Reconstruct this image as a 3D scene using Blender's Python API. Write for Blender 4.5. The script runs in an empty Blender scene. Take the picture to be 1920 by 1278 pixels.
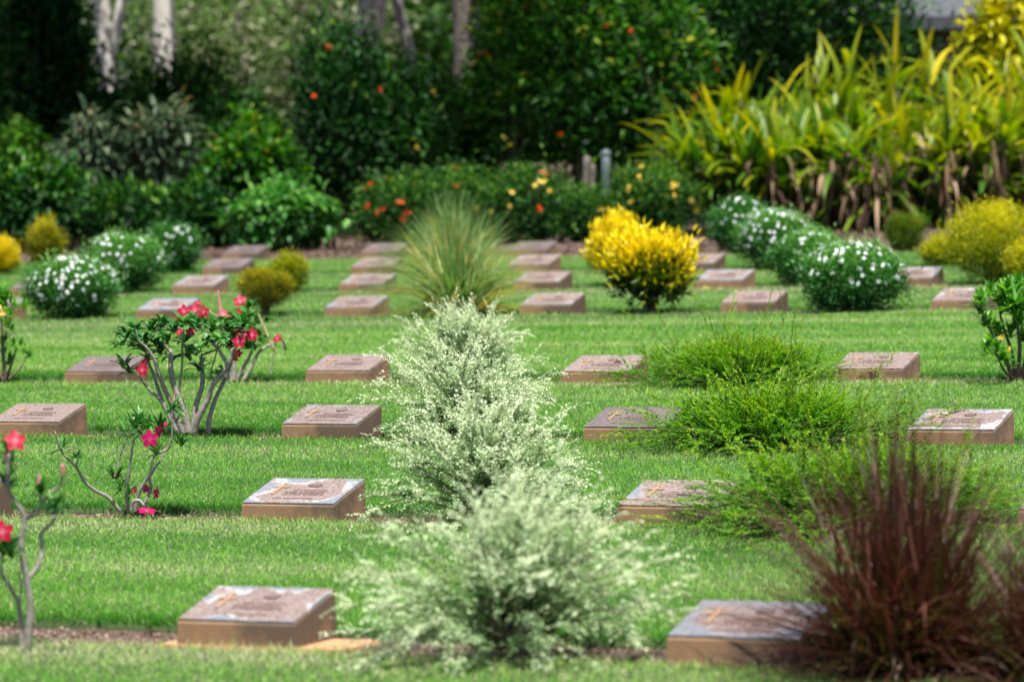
import bpy, math
import numpy as np
from mathutils import Vector

C = bpy.context.scene.collection
SC = bpy.context.scene
RNG = np.random.default_rng(7)
PI = math.pi

# ------------------------------------------------------------------ camera, sky, sun, exposure
F = 8000.0                    # focal length in photograph pixels (1920 wide)
HC = 1.873                    # camera height over the lawn
PITCH = math.atan(478 / F)
SL = 0.0336 * math.cos(PITCH)  # the lawn rises gently towards the right
ZC = HC * math.cos(PITCH)
cam_d = bpy.data.cameras.new('camera')
cam_d.sensor_width = 36.0
cam_d.lens = F * 36 / 1920
cam_d.clip_start = 0.5
cam_d.clip_end = 2000
cam_d.dof.use_dof = True
cam_d.dof.focus_distance = 21.5
cam_d.dof.aperture_fstop = 3.3
cam = bpy.data.objects.new('camera', cam_d)
C.objects.link(cam)
cam.location = (0, 0, ZC)
cam.rotation_euler = (PI / 2 - PITCH, 0, 0)
SC.camera = cam

SUN_EL = math.radians(72)
SUN_AZ = math.atan2(0.15, -1.0)
world = bpy.data.worlds.new('World')
SC.world = world
world.use_nodes = True
wn = world.node_tree.nodes
sky = wn.new('ShaderNodeTexSky')
sky.sky_type = 'NISHITA'
sky.sun_disc = False
sky.sun_elevation = SUN_EL
sky.sun_rotation = SUN_AZ
sky.dust_density = 2.0
wn['Background'].inputs['Strength'].default_value = 0.085
world.node_tree.links.new(sky.outputs[0], wn['Background'].inputs['Color'])
sun_d = bpy.data.lights.new('sun', 'SUN')
sun_d.energy = 5.0
sun_d.angle = math.radians(0.6)
sun_d.color = (1.0, 0.965, 0.91)
sun = bpy.data.objects.new('sun', sun_d)
C.objects.link(sun)
sdir = Vector((math.sin(SUN_AZ) * math.cos(SUN_EL), math.cos(SUN_AZ) * math.cos(SUN_EL), math.sin(SUN_EL)))
sun.rotation_euler = sdir.to_track_quat('Z', 'Y').to_euler()
sun.location = (0, 0, 40)
SC.view_settings.view_transform = 'Standard'
SC.view_settings.look = 'None'
SC.view_settings.exposure = 1.0
SC.view_settings.gamma = 1.0
SC.cycles.use_denoising = True
SC.cycles.max_bounces = 8
SC.cycles.transparent_max_bounces = 8

# ------------------------------------------------------------------ helpers
FW = np.array([0, math.cos(PITCH), -math.sin(PITCH)])
DN = np.array([0, -math.sin(PITCH), -math.cos(PITCH)])
CAM = np.array([0, 0, ZC])
RV = np.array([0.895, -0.446])    # along a row of graves
BV = np.array([0.446, 0.895])     # away from the viewer, square to a row


def ray(px, py):
    return FW + (px - 960) / F * np.array([1., 0, 0]) + (py - 639) / F * DN


def at(px, py, D):
    return CAM + D * ray(px, py)


def gpt(px, py, dz=0.0):
    """point of the sloping lawn plane (lifted by dz) seen at a pixel"""
    d = ray(px, py)
    k = (ZC - dz) / (SL * d[0] - d[2])
    return CAM + k * d


def depth(P):
    return float((np.asarray(P) - CAM) @ FW)


def gz(x):
    return SL * x


def tag(o, label=None, cat=None, group=None, kind=None):
    if label: o['label'] = label
    if cat: o['category'] = cat
    if group: o['group'] = group
    if kind: o['kind'] = kind
    return o


def thing(name, label, cat, loc, group=None, rz=0.0):
    o = bpy.data.objects.new(name, None)
    C.objects.link(o)
    o.empty_display_size = 0.1
    o.location = loc
    o.rotation_euler = (0, 0, rz)
    return tag(o, label, cat, group)


def obj(name, me, mat=None, parent=None, smooth=False):
    o = bpy.data.objects.new(name, me)
    C.objects.link(o)
    if mat and not me.materials:
        me.materials.append(mat)
    if parent is not None:
        o.parent = parent
    if smooth:
        me.polygons.foreach_set('use_smooth', np.ones(len(me.polygons), dtype=bool))
    return o


def np_mesh(name, V, tris=None, quads=None, tint=None):
    me = bpy.data.meshes.new(name)
    V = np.asarray(V, dtype=np.float32).reshape(-1, 3)
    me.vertices.add(len(V))
    me.vertices.foreach_set('co', V.ravel())
    parts, tot = [], []
    if quads is not None and len(quads):
        parts.append(np.asarray(quads, dtype=np.int32).ravel()); tot.append(np.full(len(quads), 4, np.int32))
    if tris is not None and len(tris):
        parts.append(np.asarray(tris, dtype=np.int32).ravel()); tot.append(np.full(len(tris), 3, np.int32))
    li = np.concatenate(parts); lt = np.concatenate(tot)
    me.loops.add(len(li)); me.loops.foreach_set('vertex_index', li)
    me.polygons.add(len(lt))
    ls = np.zeros(len(lt), np.int32); ls[1:] = np.cumsum(lt)[:-1]
    me.polygons.foreach_set('loop_start', ls)
    me.polygons.foreach_set('loop_total', lt)
    if tint is not None:
        a = me.attributes.new('tint', 'FLOAT', 'POINT')
        a.data.foreach_set('value', np.asarray(tint, np.float32).ravel())
    me.update(calc_edges=True)
    me.validate()
    return me


def nrm(a):
    return a / np.maximum(np.linalg.norm(a, axis=-1, keepdims=True), 1e-9)


class Geo:
    """collects vertices, quads, triangles and a per-vertex tint"""
    def __init__(s):
        s.V, s.T, s.Q, s.A, s.n = [], [], [], [], 0

    def add(s, V, tris=None, quads=None, tint=0.5):
        V = np.asarray(V, float).reshape(-1, 3)
        if tris is not None and len(tris): s.T.append(np.asarray(tris) + s.n)
        if quads is not None and len(quads): s.Q.append(np.asarray(quads) + s.n)
        s.V.append(V)
        s.A.append(np.broadcast_to(np.asarray(tint, float).ravel() if np.ndim(tint) else tint, (len(V),)))
        s.n += len(V)

    def mesh(s, name):
        return np_mesh(name, np.concatenate(s.V),
                       np.concatenate(s.T) if s.T else None,
                       np.concatenate(s.Q) if s.Q else None,
                       np.concatenate(s.A))

    # small leaves: two triangles folded along the midrib, tip bent down
    def leaves(s, P, d, n, L, W, tint, fold=0.25, bend=0.12, wide=0.45):
        N = len(P)
        L = np.broadcast_to(L, (N,))[:, None]; W = np.broadcast_to(W, (N,))[:, None]
        d = nrm(d); sd = nrm(np.cross(d, n)); up = np.cross(sd, d)
        base = P
        tip = P + d * L - up * L * bend
        ml = P + d * L * wide + sd * W * 0.5 + up * W * fold
        mr = P + d * L * wide - sd * W * 0.5 + up * W * fold
        V = np.stack([base, ml, tip, mr], 1).reshape(-1, 3)
        i = np.arange(N)[:, None] * 4
        T = np.concatenate([i + np.array([[0, 2, 1]]), i + np.array([[0, 3, 2]])])
        s.add(V, tris=T, tint=np.repeat(np.broadcast_to(tint, (N,)), 4))

    # strap blades with a lengthwise curve
    def ribbons(s, P, d, L, W, droop, nseg, tint, fold=0.0, prof='blade', tip_tint=0.0, sideref=None, rng=RNG):
        N = len(P)
        L = np.broadcast_to(L, (N,))[:, None]; W = np.broadcast_to(W, (N,))[:, None]
        dr = np.broadcast_to(droop, (N,))[:, None]
        d = nrm(d)
        ref = np.tile([[0, 0, 1.0]], (N, 1)) if sideref is None else sideref
        sd = np.cross(d, ref)
        bad = np.linalg.norm(sd, axis=1) < 0.05
        sd[bad] = rng.normal(size=(bad.sum(), 3)) * [1, 1, 0]
        sd = nrm(sd)
        p = P.copy(); rows = []; A = []
        k = 3 if fold else 2
        for i in range(nseg + 1):
            t = i / nseg
            if prof == 'blade': w = (1 - t ** 2.2) * (0.75 + 0.25 * math.sin(PI * min(1, t * 1.5)))
            elif prof == 'strap': w = max(0.02, math.sin(PI * min(1, 0.12 + t * 0.9)) ** 0.6)
            else: w = 1 - 0.75 * t
            w = max(w, 0.03)
            up = np.cross(sd, d)
            if fold:
                rows += [p + sd * W * 0.5 * w + up * W * fold * w, p, p - sd * W * 0.5 * w + up * W * fold * w]
            else:
                rows += [p + sd * W * 0.5 * w, p - sd * W * 0.5 * w]
            A += [np.broadcast_to(tint, (N,)) + tip_tint * t] * k
            p = p + d * L / nseg
            d = nrm(d + np.array([0, 0, -1.0]) * dr / nseg)
        V = np.stack(rows, 1)                      # N, (nseg+1)*k, 3
        m = V.shape[1]
        f = []
        for i in range(nseg):
            for j in range(k - 1):
                a = i * k + j
                f.append([a, a + 1, a + 1 + k, a + k])
        Q = (np.arange(N)[:, None, None] * m + np.array(f)[None]).reshape(-1, 4)
        s.add(V.reshape(-1, 3), quads=Q, tint=np.stack(A, 1).ravel())
        return p

    # tapered tube along smoothed points
    def tube(s, pts, rad, sides=8, sub=4, tint=0.5, jitter=0.0, cap=True, rng=RNG):
        pts = np.asarray(pts, float); rad = np.broadcast_to(rad, (len(pts),)).astype(float)
        if len(pts) > 2 and sub > 1:
            q = np.vstack([2 * pts[0] - pts[1], pts, 2 * pts[-1] - pts[-2]])
            o, r = [], []
            for i in range(len(pts) - 1):
                for k in range(sub):
                    t = k / sub
                    a, b, c, e = q[i], q[i + 1], q[i + 2], q[i + 3]
                    o.append(0.5 * (2 * b + (c - a) * t + (2 * a - 5 * b + 4 * c - e) * t * t + (3 * b - a - 3 * c + e) * t ** 3))
                    r.append(rad[i] * (1 - t) + rad[i + 1] * t)
            o.append(pts[-1]); r.append(rad[-1])
            pts, rad = np.array(o), np.array(r)
        n = len(pts)
        tg = nrm(np.gradient(pts, axis=0))
        ref = np.array([0.3, 0.9, 0.1]) if abs(tg[0] @ np.array([0.3, 0.9, 0.1])) < 0.85 else np.array([1.0, 0, 0])
        x = nrm(np.cross(tg, ref)); y = np.cross(tg, x)
        an = np.arange(sides) / sides * 2 * PI
        rr = rad[:, None] * (1 + jitter * rng.normal(size=(n, sides)))
        V = pts[:, None] + rr[..., None] * (np.cos(an)[None, :, None] * x[:, None] + np.sin(an)[None, :, None] * y[:, None])
        V = V.reshape(-1, 3)
        i = np.arange(n - 1)[:, None] * sides; j = np.arange(sides)[None]
        j2 = (j + 1) % sides
        Q = np.stack([i + j, i + j2, i + sides + j2, i + sides + j], -1).reshape(-1, 4)
        T = None
        if cap:
            V = np.vstack([V, pts[-1] + tg[-1] * rad[-1] * 0.6])
            c = len(V) - 1; b = (n - 1) * sides
            T = np.array([[b + k, b + (k + 1) % sides, c] for k in range(sides)])
        s.add(V, tris=T, quads=Q, tint=tint)


# ------------------------------------------------------------------ materials
def mat(name):
    m = bpy.data.materials.new(name)
    m.use_nodes = True
    nt = m.node_tree
    b = nt.nodes['Principled BSDF']
    return m, nt, b, nt.nodes['Material Output']


def ramp(nt, stops, fac=None):
    r = nt.nodes.new('ShaderNodeValToRGB')
    e = r.color_ramp.elements
    while len(e) < len(stops): e.new(0.5)
    for k, (p, c) in zip(e, stops):
        k.position = p; k.color = (*c, 1)
    if fac is not None: nt.links.new(fac, r.inputs[0])
    return r


def noise(nt, scale, detail=4, coord='Object', rough=0.6, vec=None):
    n = nt.nodes.new('ShaderNodeTexNoise')
    n.inputs['Scale'].default_value = scale
    n.inputs['Detail'].default_value = detail
    n.inputs['Roughness'].default_value = rough
    if vec is None:
        tc = nt.nodes.new('ShaderNodeTexCoord')
        vec = tc.outputs[coord]
    nt.links.new(vec, n.inputs['Vector'])
    return n


def math_node(nt, op, a, b=None, c=None):
    n = nt.nodes.new('ShaderNodeMath'); n.operation = op
    for i, v in enumerate((a, b, c)):
        if v is None: continue
        if isinstance(v, (int, float)): n.inputs[i].default_value = v
        else: nt.links.new(v, n.inputs[i])
    return n.outputs[0]


def mixc(nt, fac, a, b, mode='MIX'):
    n = nt.nodes.new('ShaderNodeMix'); n.data_type = 'RGBA'; n.blend_type = mode
    for k, v in ((0, fac), (6, a), (7, b)):
        if isinstance(v, (int, float)): n.inputs[k].default_value = v
        elif isinstance(v, tuple): n.inputs[k].default_value = (*v, 1)
        else: nt.links.new(v, n.inputs[k])
    return n.outputs[2]


def leaf_mat(name, stops, rough=0.5, transl=0.35, spec=0.3):
    m, nt, b, out = mat(name)
    at_ = nt.nodes.new('ShaderNodeAttribute'); at_.attribute_name = 'tint'
    r = ramp(nt, stops, at_.outputs['Fac'])
    nt.links.new(r.outputs[0], b.inputs['Base Color'])
    b.inputs['Roughness'].default_value = rough
    b.inputs['Specular IOR Level'].default_value = spec
    t = nt.nodes.new('ShaderNodeBsdfTranslucent')
    g = nt.nodes.new('ShaderNodeHueSaturation'); g.inputs['Saturation'].default_value = 1.1; g.inputs['Value'].default_value = 1.25
    nt.links.new(r.outputs[0], g.inputs['Color'])
    nt.links.new(g.outputs[0], t.inputs['Color'])
    mx = nt.nodes.new('ShaderNodeMixShader'); mx.inputs[0].default_value = transl
    nt.links.new(b.outputs[0], mx.inputs[1]); nt.links.new(t.outputs[0], mx.inputs[2])
    nt.links.new(mx.outputs[0], out.inputs['Surface'])
    return m


def bark_mat(name, c1, c2, scale=30, rough=0.85, bump=0.4):
    m, nt, b, out = mat(name)
    n = noise(nt, scale, 6)
    r = ramp(nt, [(0.3, c1), (0.7, c2)], n.outputs[0])
    nt.links.new(r.outputs[0], b.inputs['Base Color'])
    b.inputs['Roughness'].default_value = rough
    bp = nt.nodes.new('ShaderNodeBump'); bp.inputs['Strength'].default_value = bump; bp.inputs['Distance'].default_value = 0.01
    nt.links.new(n.outputs[0], bp.inputs['Height']); nt.links.new(bp.outputs[0], b.inputs['Normal'])
    return m


M = {}
M['grass'] = leaf_mat('mown_grass', [(0.0, (0.012, 0.10, 0.006)), (0.28, (0.064, 0.27, 0.014)), (0.52, (0.165, 0.41, 0.042)),
                                     (0.78, (0.32, 0.50, 0.115)), (1.0, (0.56, 0.53, 0.32))], 0.6, 0.4, 0.15)
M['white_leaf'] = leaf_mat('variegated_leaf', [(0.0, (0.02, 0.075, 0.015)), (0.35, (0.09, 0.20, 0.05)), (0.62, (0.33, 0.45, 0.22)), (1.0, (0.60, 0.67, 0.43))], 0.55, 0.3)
M['wispy_leaf'] = leaf_mat('fine_green_leaf', [(0.0, (0.008, 0.055, 0.004)), (0.5, (0.055, 0.20, 0.005)), (0.85, (0.15, 0.32, 0.006)), (1.0, (0.30, 0.40, 0.012))], 0.5, 0.4)
M['wispy_stem'] = bark_mat('fine_twig_bark', (0.09, 0.07, 0.03), (0.12, 0.14, 0.04))
M['white_stem'] = bark_mat('pale_twig_bark', (0.12, 0.10, 0.06), (0.24, 0.2, 0.12))
M['red_blade'] = leaf_mat('maroon_grass_blade', [(0.0, (0.085, 0.105, 0.014)), (0.25, (0.055, 0.036, 0.010)), (0.5, (0.045, 0.015, 0.010)), (0.85, (0.082, 0.021, 0.018)), (1.0, (0.26, 0.12, 0.09))], 0.4, 0.35, 0.5)
M['dry_blade'] = leaf_mat('dry_grass_blade', [(0.0, (0.16, 0.12, 0.06)), (0.5, (0.32, 0.25, 0.15)), (1.0, (0.5, 0.42, 0.3))], 0.6, 0.25)
M['tuft_blade'] = leaf_mat('striped_tuft_blade', [(0.0, (0.03, 0.12, 0.012)), (0.4, (0.10, 0.21, 0.04)), (0.7, (0.24, 0.34, 0.12)), (0.9, (0.42, 0.44, 0.2)), (1.0, (0.5, 0.32, 0.02))], 0.45, 0.35)
M['strap'] = leaf_mat('strap_leaf', [(0.0, (0.01, 0.05, 0.004)), (0.35, (0.05, 0.15, 0.006)), (0.6, (0.15, 0.235, 0.006)), (0.85, (0.32, 0.335, 0.008)), (1.0, (0.50, 0.42, 0.01))], 0.42, 0.4, 0.35)
M['dead_leaf'] = leaf_mat('withered_leaf', [(0.0, (0.04, 0.022, 0.012)), (0.5, (0.15, 0.09, 0.05)), (1.0, (0.38, 0.27, 0.17))], 0.75, 0.2, 0.2)
M['bush_leaf'] = leaf_mat('glossy_bush_leaf', [(0.0, (0.006, 0.04, 0.006)), (0.5, (0.045, 0.20, 0.025)), (1.0, (0.21, 0.44, 0.09))], 0.4, 0.3, 0.3)
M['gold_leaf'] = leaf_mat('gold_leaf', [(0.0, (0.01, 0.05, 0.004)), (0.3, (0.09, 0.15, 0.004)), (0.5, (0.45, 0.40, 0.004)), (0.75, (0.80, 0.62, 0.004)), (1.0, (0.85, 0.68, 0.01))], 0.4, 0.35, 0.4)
M['lime_leaf'] = leaf_mat('lime_leaf', [(0.0, (0.025, 0.075, 0.003)), (0.4, (0.16, 0.24, 0.004)), (0.75, (0.50, 0.48, 0.004)), (1.0, (0.70, 0.60, 0.008))], 0.5, 0.35)
M['rust_leaf'] = leaf_mat('rusty_gold_leaf', [(0.0, (0.02, 0.025, 0.003)), (0.4, (0.085, 0.10, 0.004)), (0.75, (0.30, 0.28, 0.004)), (1.0, (0.52, 0.46, 0.006))], 0.55, 0.3)
M['dark_leaf'] = leaf_mat('dark_tree_leaf', [(0.0, (0.004, 0.022, 0.004)), (0.5, (0.013, 0.066, 0.010)), (0.85, (0.045, 0.155, 0.016)), (1.0, (0.16, 0.30, 0.03))], 0.5, 0.3, 0.18)
M['mid_leaf'] = leaf_mat('mid_green_leaf', [(0.0, (0.008, 0.045, 0.005)), (0.5, (0.033, 0.145, 0.010)), (0.85, (0.10, 0.27, 0.014)), (1.0, (0.40, 0.40, 0.02))], 0.45, 0.35, 0.25)
M['grey_leaf'] = leaf_mat('grey_green_leaf', [(0.0, (0.02, 0.05, 0.02)), (0.5, (0.07, 0.12, 0.06)), (0.85, (0.2, 0.25, 0.13)), (1.0, (0.30, 0.2, 0.08))], 0.45, 0.3)
M['far_leaf'] = leaf_mat('sunny_far_leaf', [(0.0, (0.01, 0.045, 0.006)), (0.45, (0.04, 0.11, 0.014)), (0.8, (0.12, 0.22, 0.04)), (1.0, (0.34, 0.36, 0.22))], 0.6, 0.35)
M['rose_leaf'] = leaf_mat('desert_rose_leaf', [(0.0, (0.015, 0.08, 0.014)), (0.5, (0.045, 0.18, 0.028)), (1.0, (0.16, 0.33, 0.07))], 0.4, 0.25, 0.35)
M['young_leaf'] = leaf_mat('fresh_leaf', [(0.0, (0.03, 0.14, 0.015)), (0.5, (0.1, 0.32, 0.025)), (1.0, (0.28, 0.48, 0.06))], 0.35, 0.35, 0.5)
M['petal'] = leaf_mat('desert_rose_petal', [(0.0, (0.8, 0.45, 0.3)), (0.1, (0.75, 0.3, 0.3)), (0.22, (0.5, 0.03, 0.09)), (0.4, (0.44, 0.004, 0.05)), (0.7, (0.38, 0.001, 0.016)), (1.0, (0.3, 0.001, 0.006))], 0.5, 0.3, 0.3)
M['petal_pink'] = leaf_mat('magenta_petal', [(0.0, (0.8, 0.5, 0.3)), (0.12, (0.6, 0.06, 0.2)), (0.3, (0.5, 0.003, 0.11)), (1.0, (0.4, 0.001, 0.06))], 0.5, 0.3, 0.3)
M['floral_tube'] = bark_mat('flower_throat', (0.6, 0.25, 0.2), (0.7, 0.45, 0.3), 60, 0.5, 0.05)
M['white_petal'] = leaf_mat('white_petal', [(0.0, (0.78, 0.8, 0.78)), (1.0, (0.85, 0.86, 0.88))], 0.5, 0.3, 0.3)
M['red_flower'] = leaf_mat('red_flower', [(0.0, (0.6, 0.03, 0.01)), (1.0, (0.7, 0.09, 0.01))], 0.5, 0.3, 0.3)
M['yellow_flower'] = leaf_mat('yellow_flower', [(0.0, (0.65, 0.42, 0.02)), (1.0, (0.75, 0.55, 0.1))], 0.5, 0.3, 0.3)
M['rose_bark'] = bark_mat('desert_rose_bark', (0.13, 0.115, 0.09), (0.30, 0.28, 0.235), 40, 0.7)
M['pale_bark'] = bark_mat('pale_smooth_bark', (0.42, 0.39, 0.34), (0.66, 0.63, 0.57), 6, 0.8, 0.2)
M['grey_bark'] = bark_mat('grey_rough_bark', (0.07, 0.055, 0.045), (0.19, 0.16, 0.14), 9, 0.9, 0.6)
M['ash_bark'] = bark_mat('ash_grey_bark', (0.11, 0.10, 0.09), (0.27, 0.25, 0.23), 9, 0.9, 0.4)
M['brown_bark'] = bark_mat('brown_stem_bark', (0.05, 0.035, 0.02), (0.13, 0.10, 0.06), 25, 0.9, 0.5)
M['litter'] = leaf_mat('dry_leaf_litter', [(0.0, (0.05, 0.028, 0.018)), (0.5, (0.20, 0.125, 0.095)), (1.0, (0.45, 0.33, 0.26))], 0.8, 0.1, 0.2)


def soil():
    m, nt, b, out = mat('reddish_soil')
    n = noise(nt, 3, 8); n2 = noise(nt, 60, 4)
    r = ramp(nt, [(0.25, (0.03, 0.018, 0.012)), (0.5, (0.085, 0.05, 0.036)), (0.8, (0.15, 0.095, 0.072))], n.outputs[0])
    c = mixc(nt, 0.5, r.outputs[0], ramp(nt, [(0.3, (0.025, 0.015, 0.01)), (0.7, (0.22, 0.15, 0.11))], n2.outputs[0]).outputs[0])
    nt.links.new(c, b.inputs['Base Color']); b.inputs['Roughness'].default_value = 0.95
    bp = nt.nodes.new('ShaderNodeBump'); bp.inputs['Distance'].default_value = 0.02
    nt.links.new(n2.outputs[0], bp.inputs['Height']); nt.links.new(bp.outputs[0], b.inputs['Normal'])
    return m


def turf():
    m, nt, b, out = mat('turf_base')
    n = noise(nt, 1.2, 8); n2 = noise(nt, 120, 3)
    r = ramp(nt, [(0.3, (0.02, 0.05, 0.008)), (0.7, (0.04, 0.08, 0.015))], n.outputs[0])
    c = mixc(nt, 0.4, r.outputs[0], ramp(nt, [(0.3, (0.015, 0.03, 0.006)), (0.7, (0.07, 0.1, 0.025))], n2.outputs[0]).outputs[0])
    nt.links.new(c, b.inputs['Base Color']); b.inputs['Roughness'].default_value = 0.95
    return m


def concrete():
    m, nt, b, out = mat('sandy_concrete')
    n = noise(nt, 9, 6); n2 = noise(nt, 180, 3); n3 = noise(nt, 4, 4)
    oi = nt.nodes.new('ShaderNodeObjectInfo')
    r = ramp(nt, [(0.3, (0.14, 0.077, 0.037)), (0.6, (0.255, 0.14, 0.064)), (0.85, (0.37, 0.22, 0.115))], n.outputs[0])
    c = mixc(nt, 0.3, r.outputs[0], ramp(nt, [(0.35, (0.12, 0.07, 0.04)), (0.6, (0.45, 0.29, 0.17))], n2.outputs[0]).outputs[0])
    # dirt: mould towards one end of the block
    tc = nt.nodes.new('ShaderNodeTexCoord'); sp = nt.nodes.new('ShaderNodeSeparateXYZ')
    nt.links.new(tc.outputs['Object'], sp.inputs[0])
    e = math_node(nt, 'MULTIPLY_ADD', sp.outputs[0], 1.8, 0.05)
    e = math_node(nt, 'ADD', e, math_node(nt, 'MULTIPLY_ADD', n3.outputs[0], 2.2, -1.2))
    e = math_node(nt, 'ADD', e, math_node(nt, 'MULTIPLY_ADD', oi.outputs['Random'], 0.5, -0.3))
    st = ramp(nt, [(0.0, (0, 0, 0)), (0.32, (1, 1, 1))], e)
    c = mixc(nt, math_node(nt, 'MULTIPLY', st.outputs[0], 0.75), c, (0.055, 0.042, 0.03))
    nt.links.new(c, b.inputs['Base Color']); b.inputs['Roughness'].default_value = 0.9
    bp = nt.nodes.new('ShaderNodeBump'); bp.inputs['Strength'].default_value = 0.5; bp.inputs['Distance'].default_value = 0.003
    nt.links.new(n2.outputs[0], bp.inputs['Height']); nt.links.new(bp.outputs[0], b.inputs['Normal'])
    return m


PLW, PLD = 0.464, 0.302      # plaque width and length up the slope


def bronze():
    """weathered bronze: red-brown heart, pale fringe, blue-grey rim; wear and dark come from each plaque"""
    m, nt, b, out = mat('weathered_bronze')

    def ob(k):
        a = nt.nodes.new('ShaderNodeAttribute'); a.attribute_type = 'OBJECT'; a.attribute_name = k
        return a.outputs['Fac']
    oi = nt.nodes.new('ShaderNodeObjectInfo')
    tc = nt.nodes.new('ShaderNodeTexCoord'); sp = nt.nodes.new('ShaderNodeSeparateXYZ')
    nt.links.new(tc.outputs['Object'], sp.inputs[0])
    ax = math_node(nt, 'ABSOLUTE', math_node(nt, 'DIVIDE', sp.outputs[0], PLW / 2))
    ay = math_node(nt, 'ABSOLUTE', math_node(nt, 'DIVIDE', sp.outputs[1], PLD / 2))
    e = math_node(nt, 'SMOOTH_MAX', ax, ay, 0.3)
    va = nt.nodes.new('ShaderNodeVectorMath'); va.operation = 'ADD'
    nt.links.new(tc.outputs['Object'], va.inputs[0])
    cx = nt.nodes.new('ShaderNodeCombineXYZ')
    nt.links.new(math_node(nt, 'MULTIPLY', oi.outputs['Random'], 37.0), cx.inputs[2])
    nt.links.new(cx.outputs[0], va.inputs[1])
    n = noise(nt, 7, 6, vec=va.outputs[0]); n2 = noise(nt, 70, 4, vec=va.outputs[0])
    e = math_node(nt, 'ADD', e, math_node(nt, 'MULTIPLY_ADD', n.outputs[0], 1.9, -0.98))
    e = math_node(nt, 'ADD', e, math_node(nt, 'MULTIPLY_ADD', ob('wear'), 0.7, -0.55))
    heart = ramp(nt, [(0.3, (0.13, 0.088, 0.078)), (0.5, (0.24, 0.176, 0.148)), (0.7, (0.36, 0.29, 0.265))], n2.outputs[0])
    rim = ramp(nt, [(0.3, (0.13, 0.14, 0.165)), (0.7, (0.29, 0.295, 0.32))], n2.outputs[0])
    w1 = ramp(nt, [(0.76, (0, 0, 0)), (0.86, (1, 1, 1))], e)
    c = mixc(nt, w1.outputs[0], heart.outputs[0], rim.outputs[0])
    w2 = ramp(nt, [(0.72, (0, 0, 0)), (0.79, (1, 1, 1)), (0.82, (1, 1, 1)), (0.9, (0, 0, 0))], e)
    n4 = noise(nt, 14, 3, vec=va.outputs[0])
    fm = ramp(nt, [(0.45, (0, 0, 0)), (0.6, (1, 1, 1))], n4.outputs[0])
    c = mixc(nt, math_node(nt, 'MULTIPLY', math_node(nt, 'MULTIPLY', w2.outputs[0], fm.outputs[0]), ob('fringe')), c, (0.60, 0.57, 0.56))
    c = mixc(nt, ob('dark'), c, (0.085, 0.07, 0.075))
    nt.links.new(c, b.inputs['Base Color'])
    b.inputs['Metallic'].default_value = 0.25
    b.inputs['Roughness'].default_value = 0.5
    return m


def flat(name, col, rough=0.6, metal=0.0, sc=40):
    m, nt, b, out = mat(name)
    n = noise(nt, sc, 4)
    r = ramp(nt, [(0.3, tuple(x * 0.75 for x in col)), (0.7, tuple(min(1, x * 1.2) for x in col))], n.outputs[0])
    nt.links.new(r.outputs[0], b.inputs['Base Color'])
    b.inputs['Roughness'].default_value = rough; b.inputs['Metallic'].default_value = metal
    return m


M['soil'] = soil(); M['turf'] = turf(); M['concrete'] = concrete(); M['bronze'] = bronze()
M['copper'] = flat('bright_copper', (0.34, 0.215, 0.125), 0.5, 0.2)
M['relief'] = flat('raised_bronze', (0.21, 0.145, 0.125), 0.5, 0.25)
M['footing'] = flat('ochre_concrete', (0.40, 0.215, 0.10), 0.9)
M['post'] = flat('grey_painted_steel', (0.10, 0.13, 0.135), 0.6, 0.1)
M['roof'] = flat('grey_metal_sheet', (0.06, 0.065, 0.075), 0.7, 0.1, 5)
M['timber'] = flat('dark_stained_timber', (0.05, 0.03, 0.03), 0.7)

# ------------------------------------------------------------------ grave rows (front-left top corner of each block as measured)
WM, DM = 0.47, 0.30          # block width, depth
FH, BH = 0.044, 0.131         # front and back height over the lawn
G_M = 'bronze plaque grave markers in rows'
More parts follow.
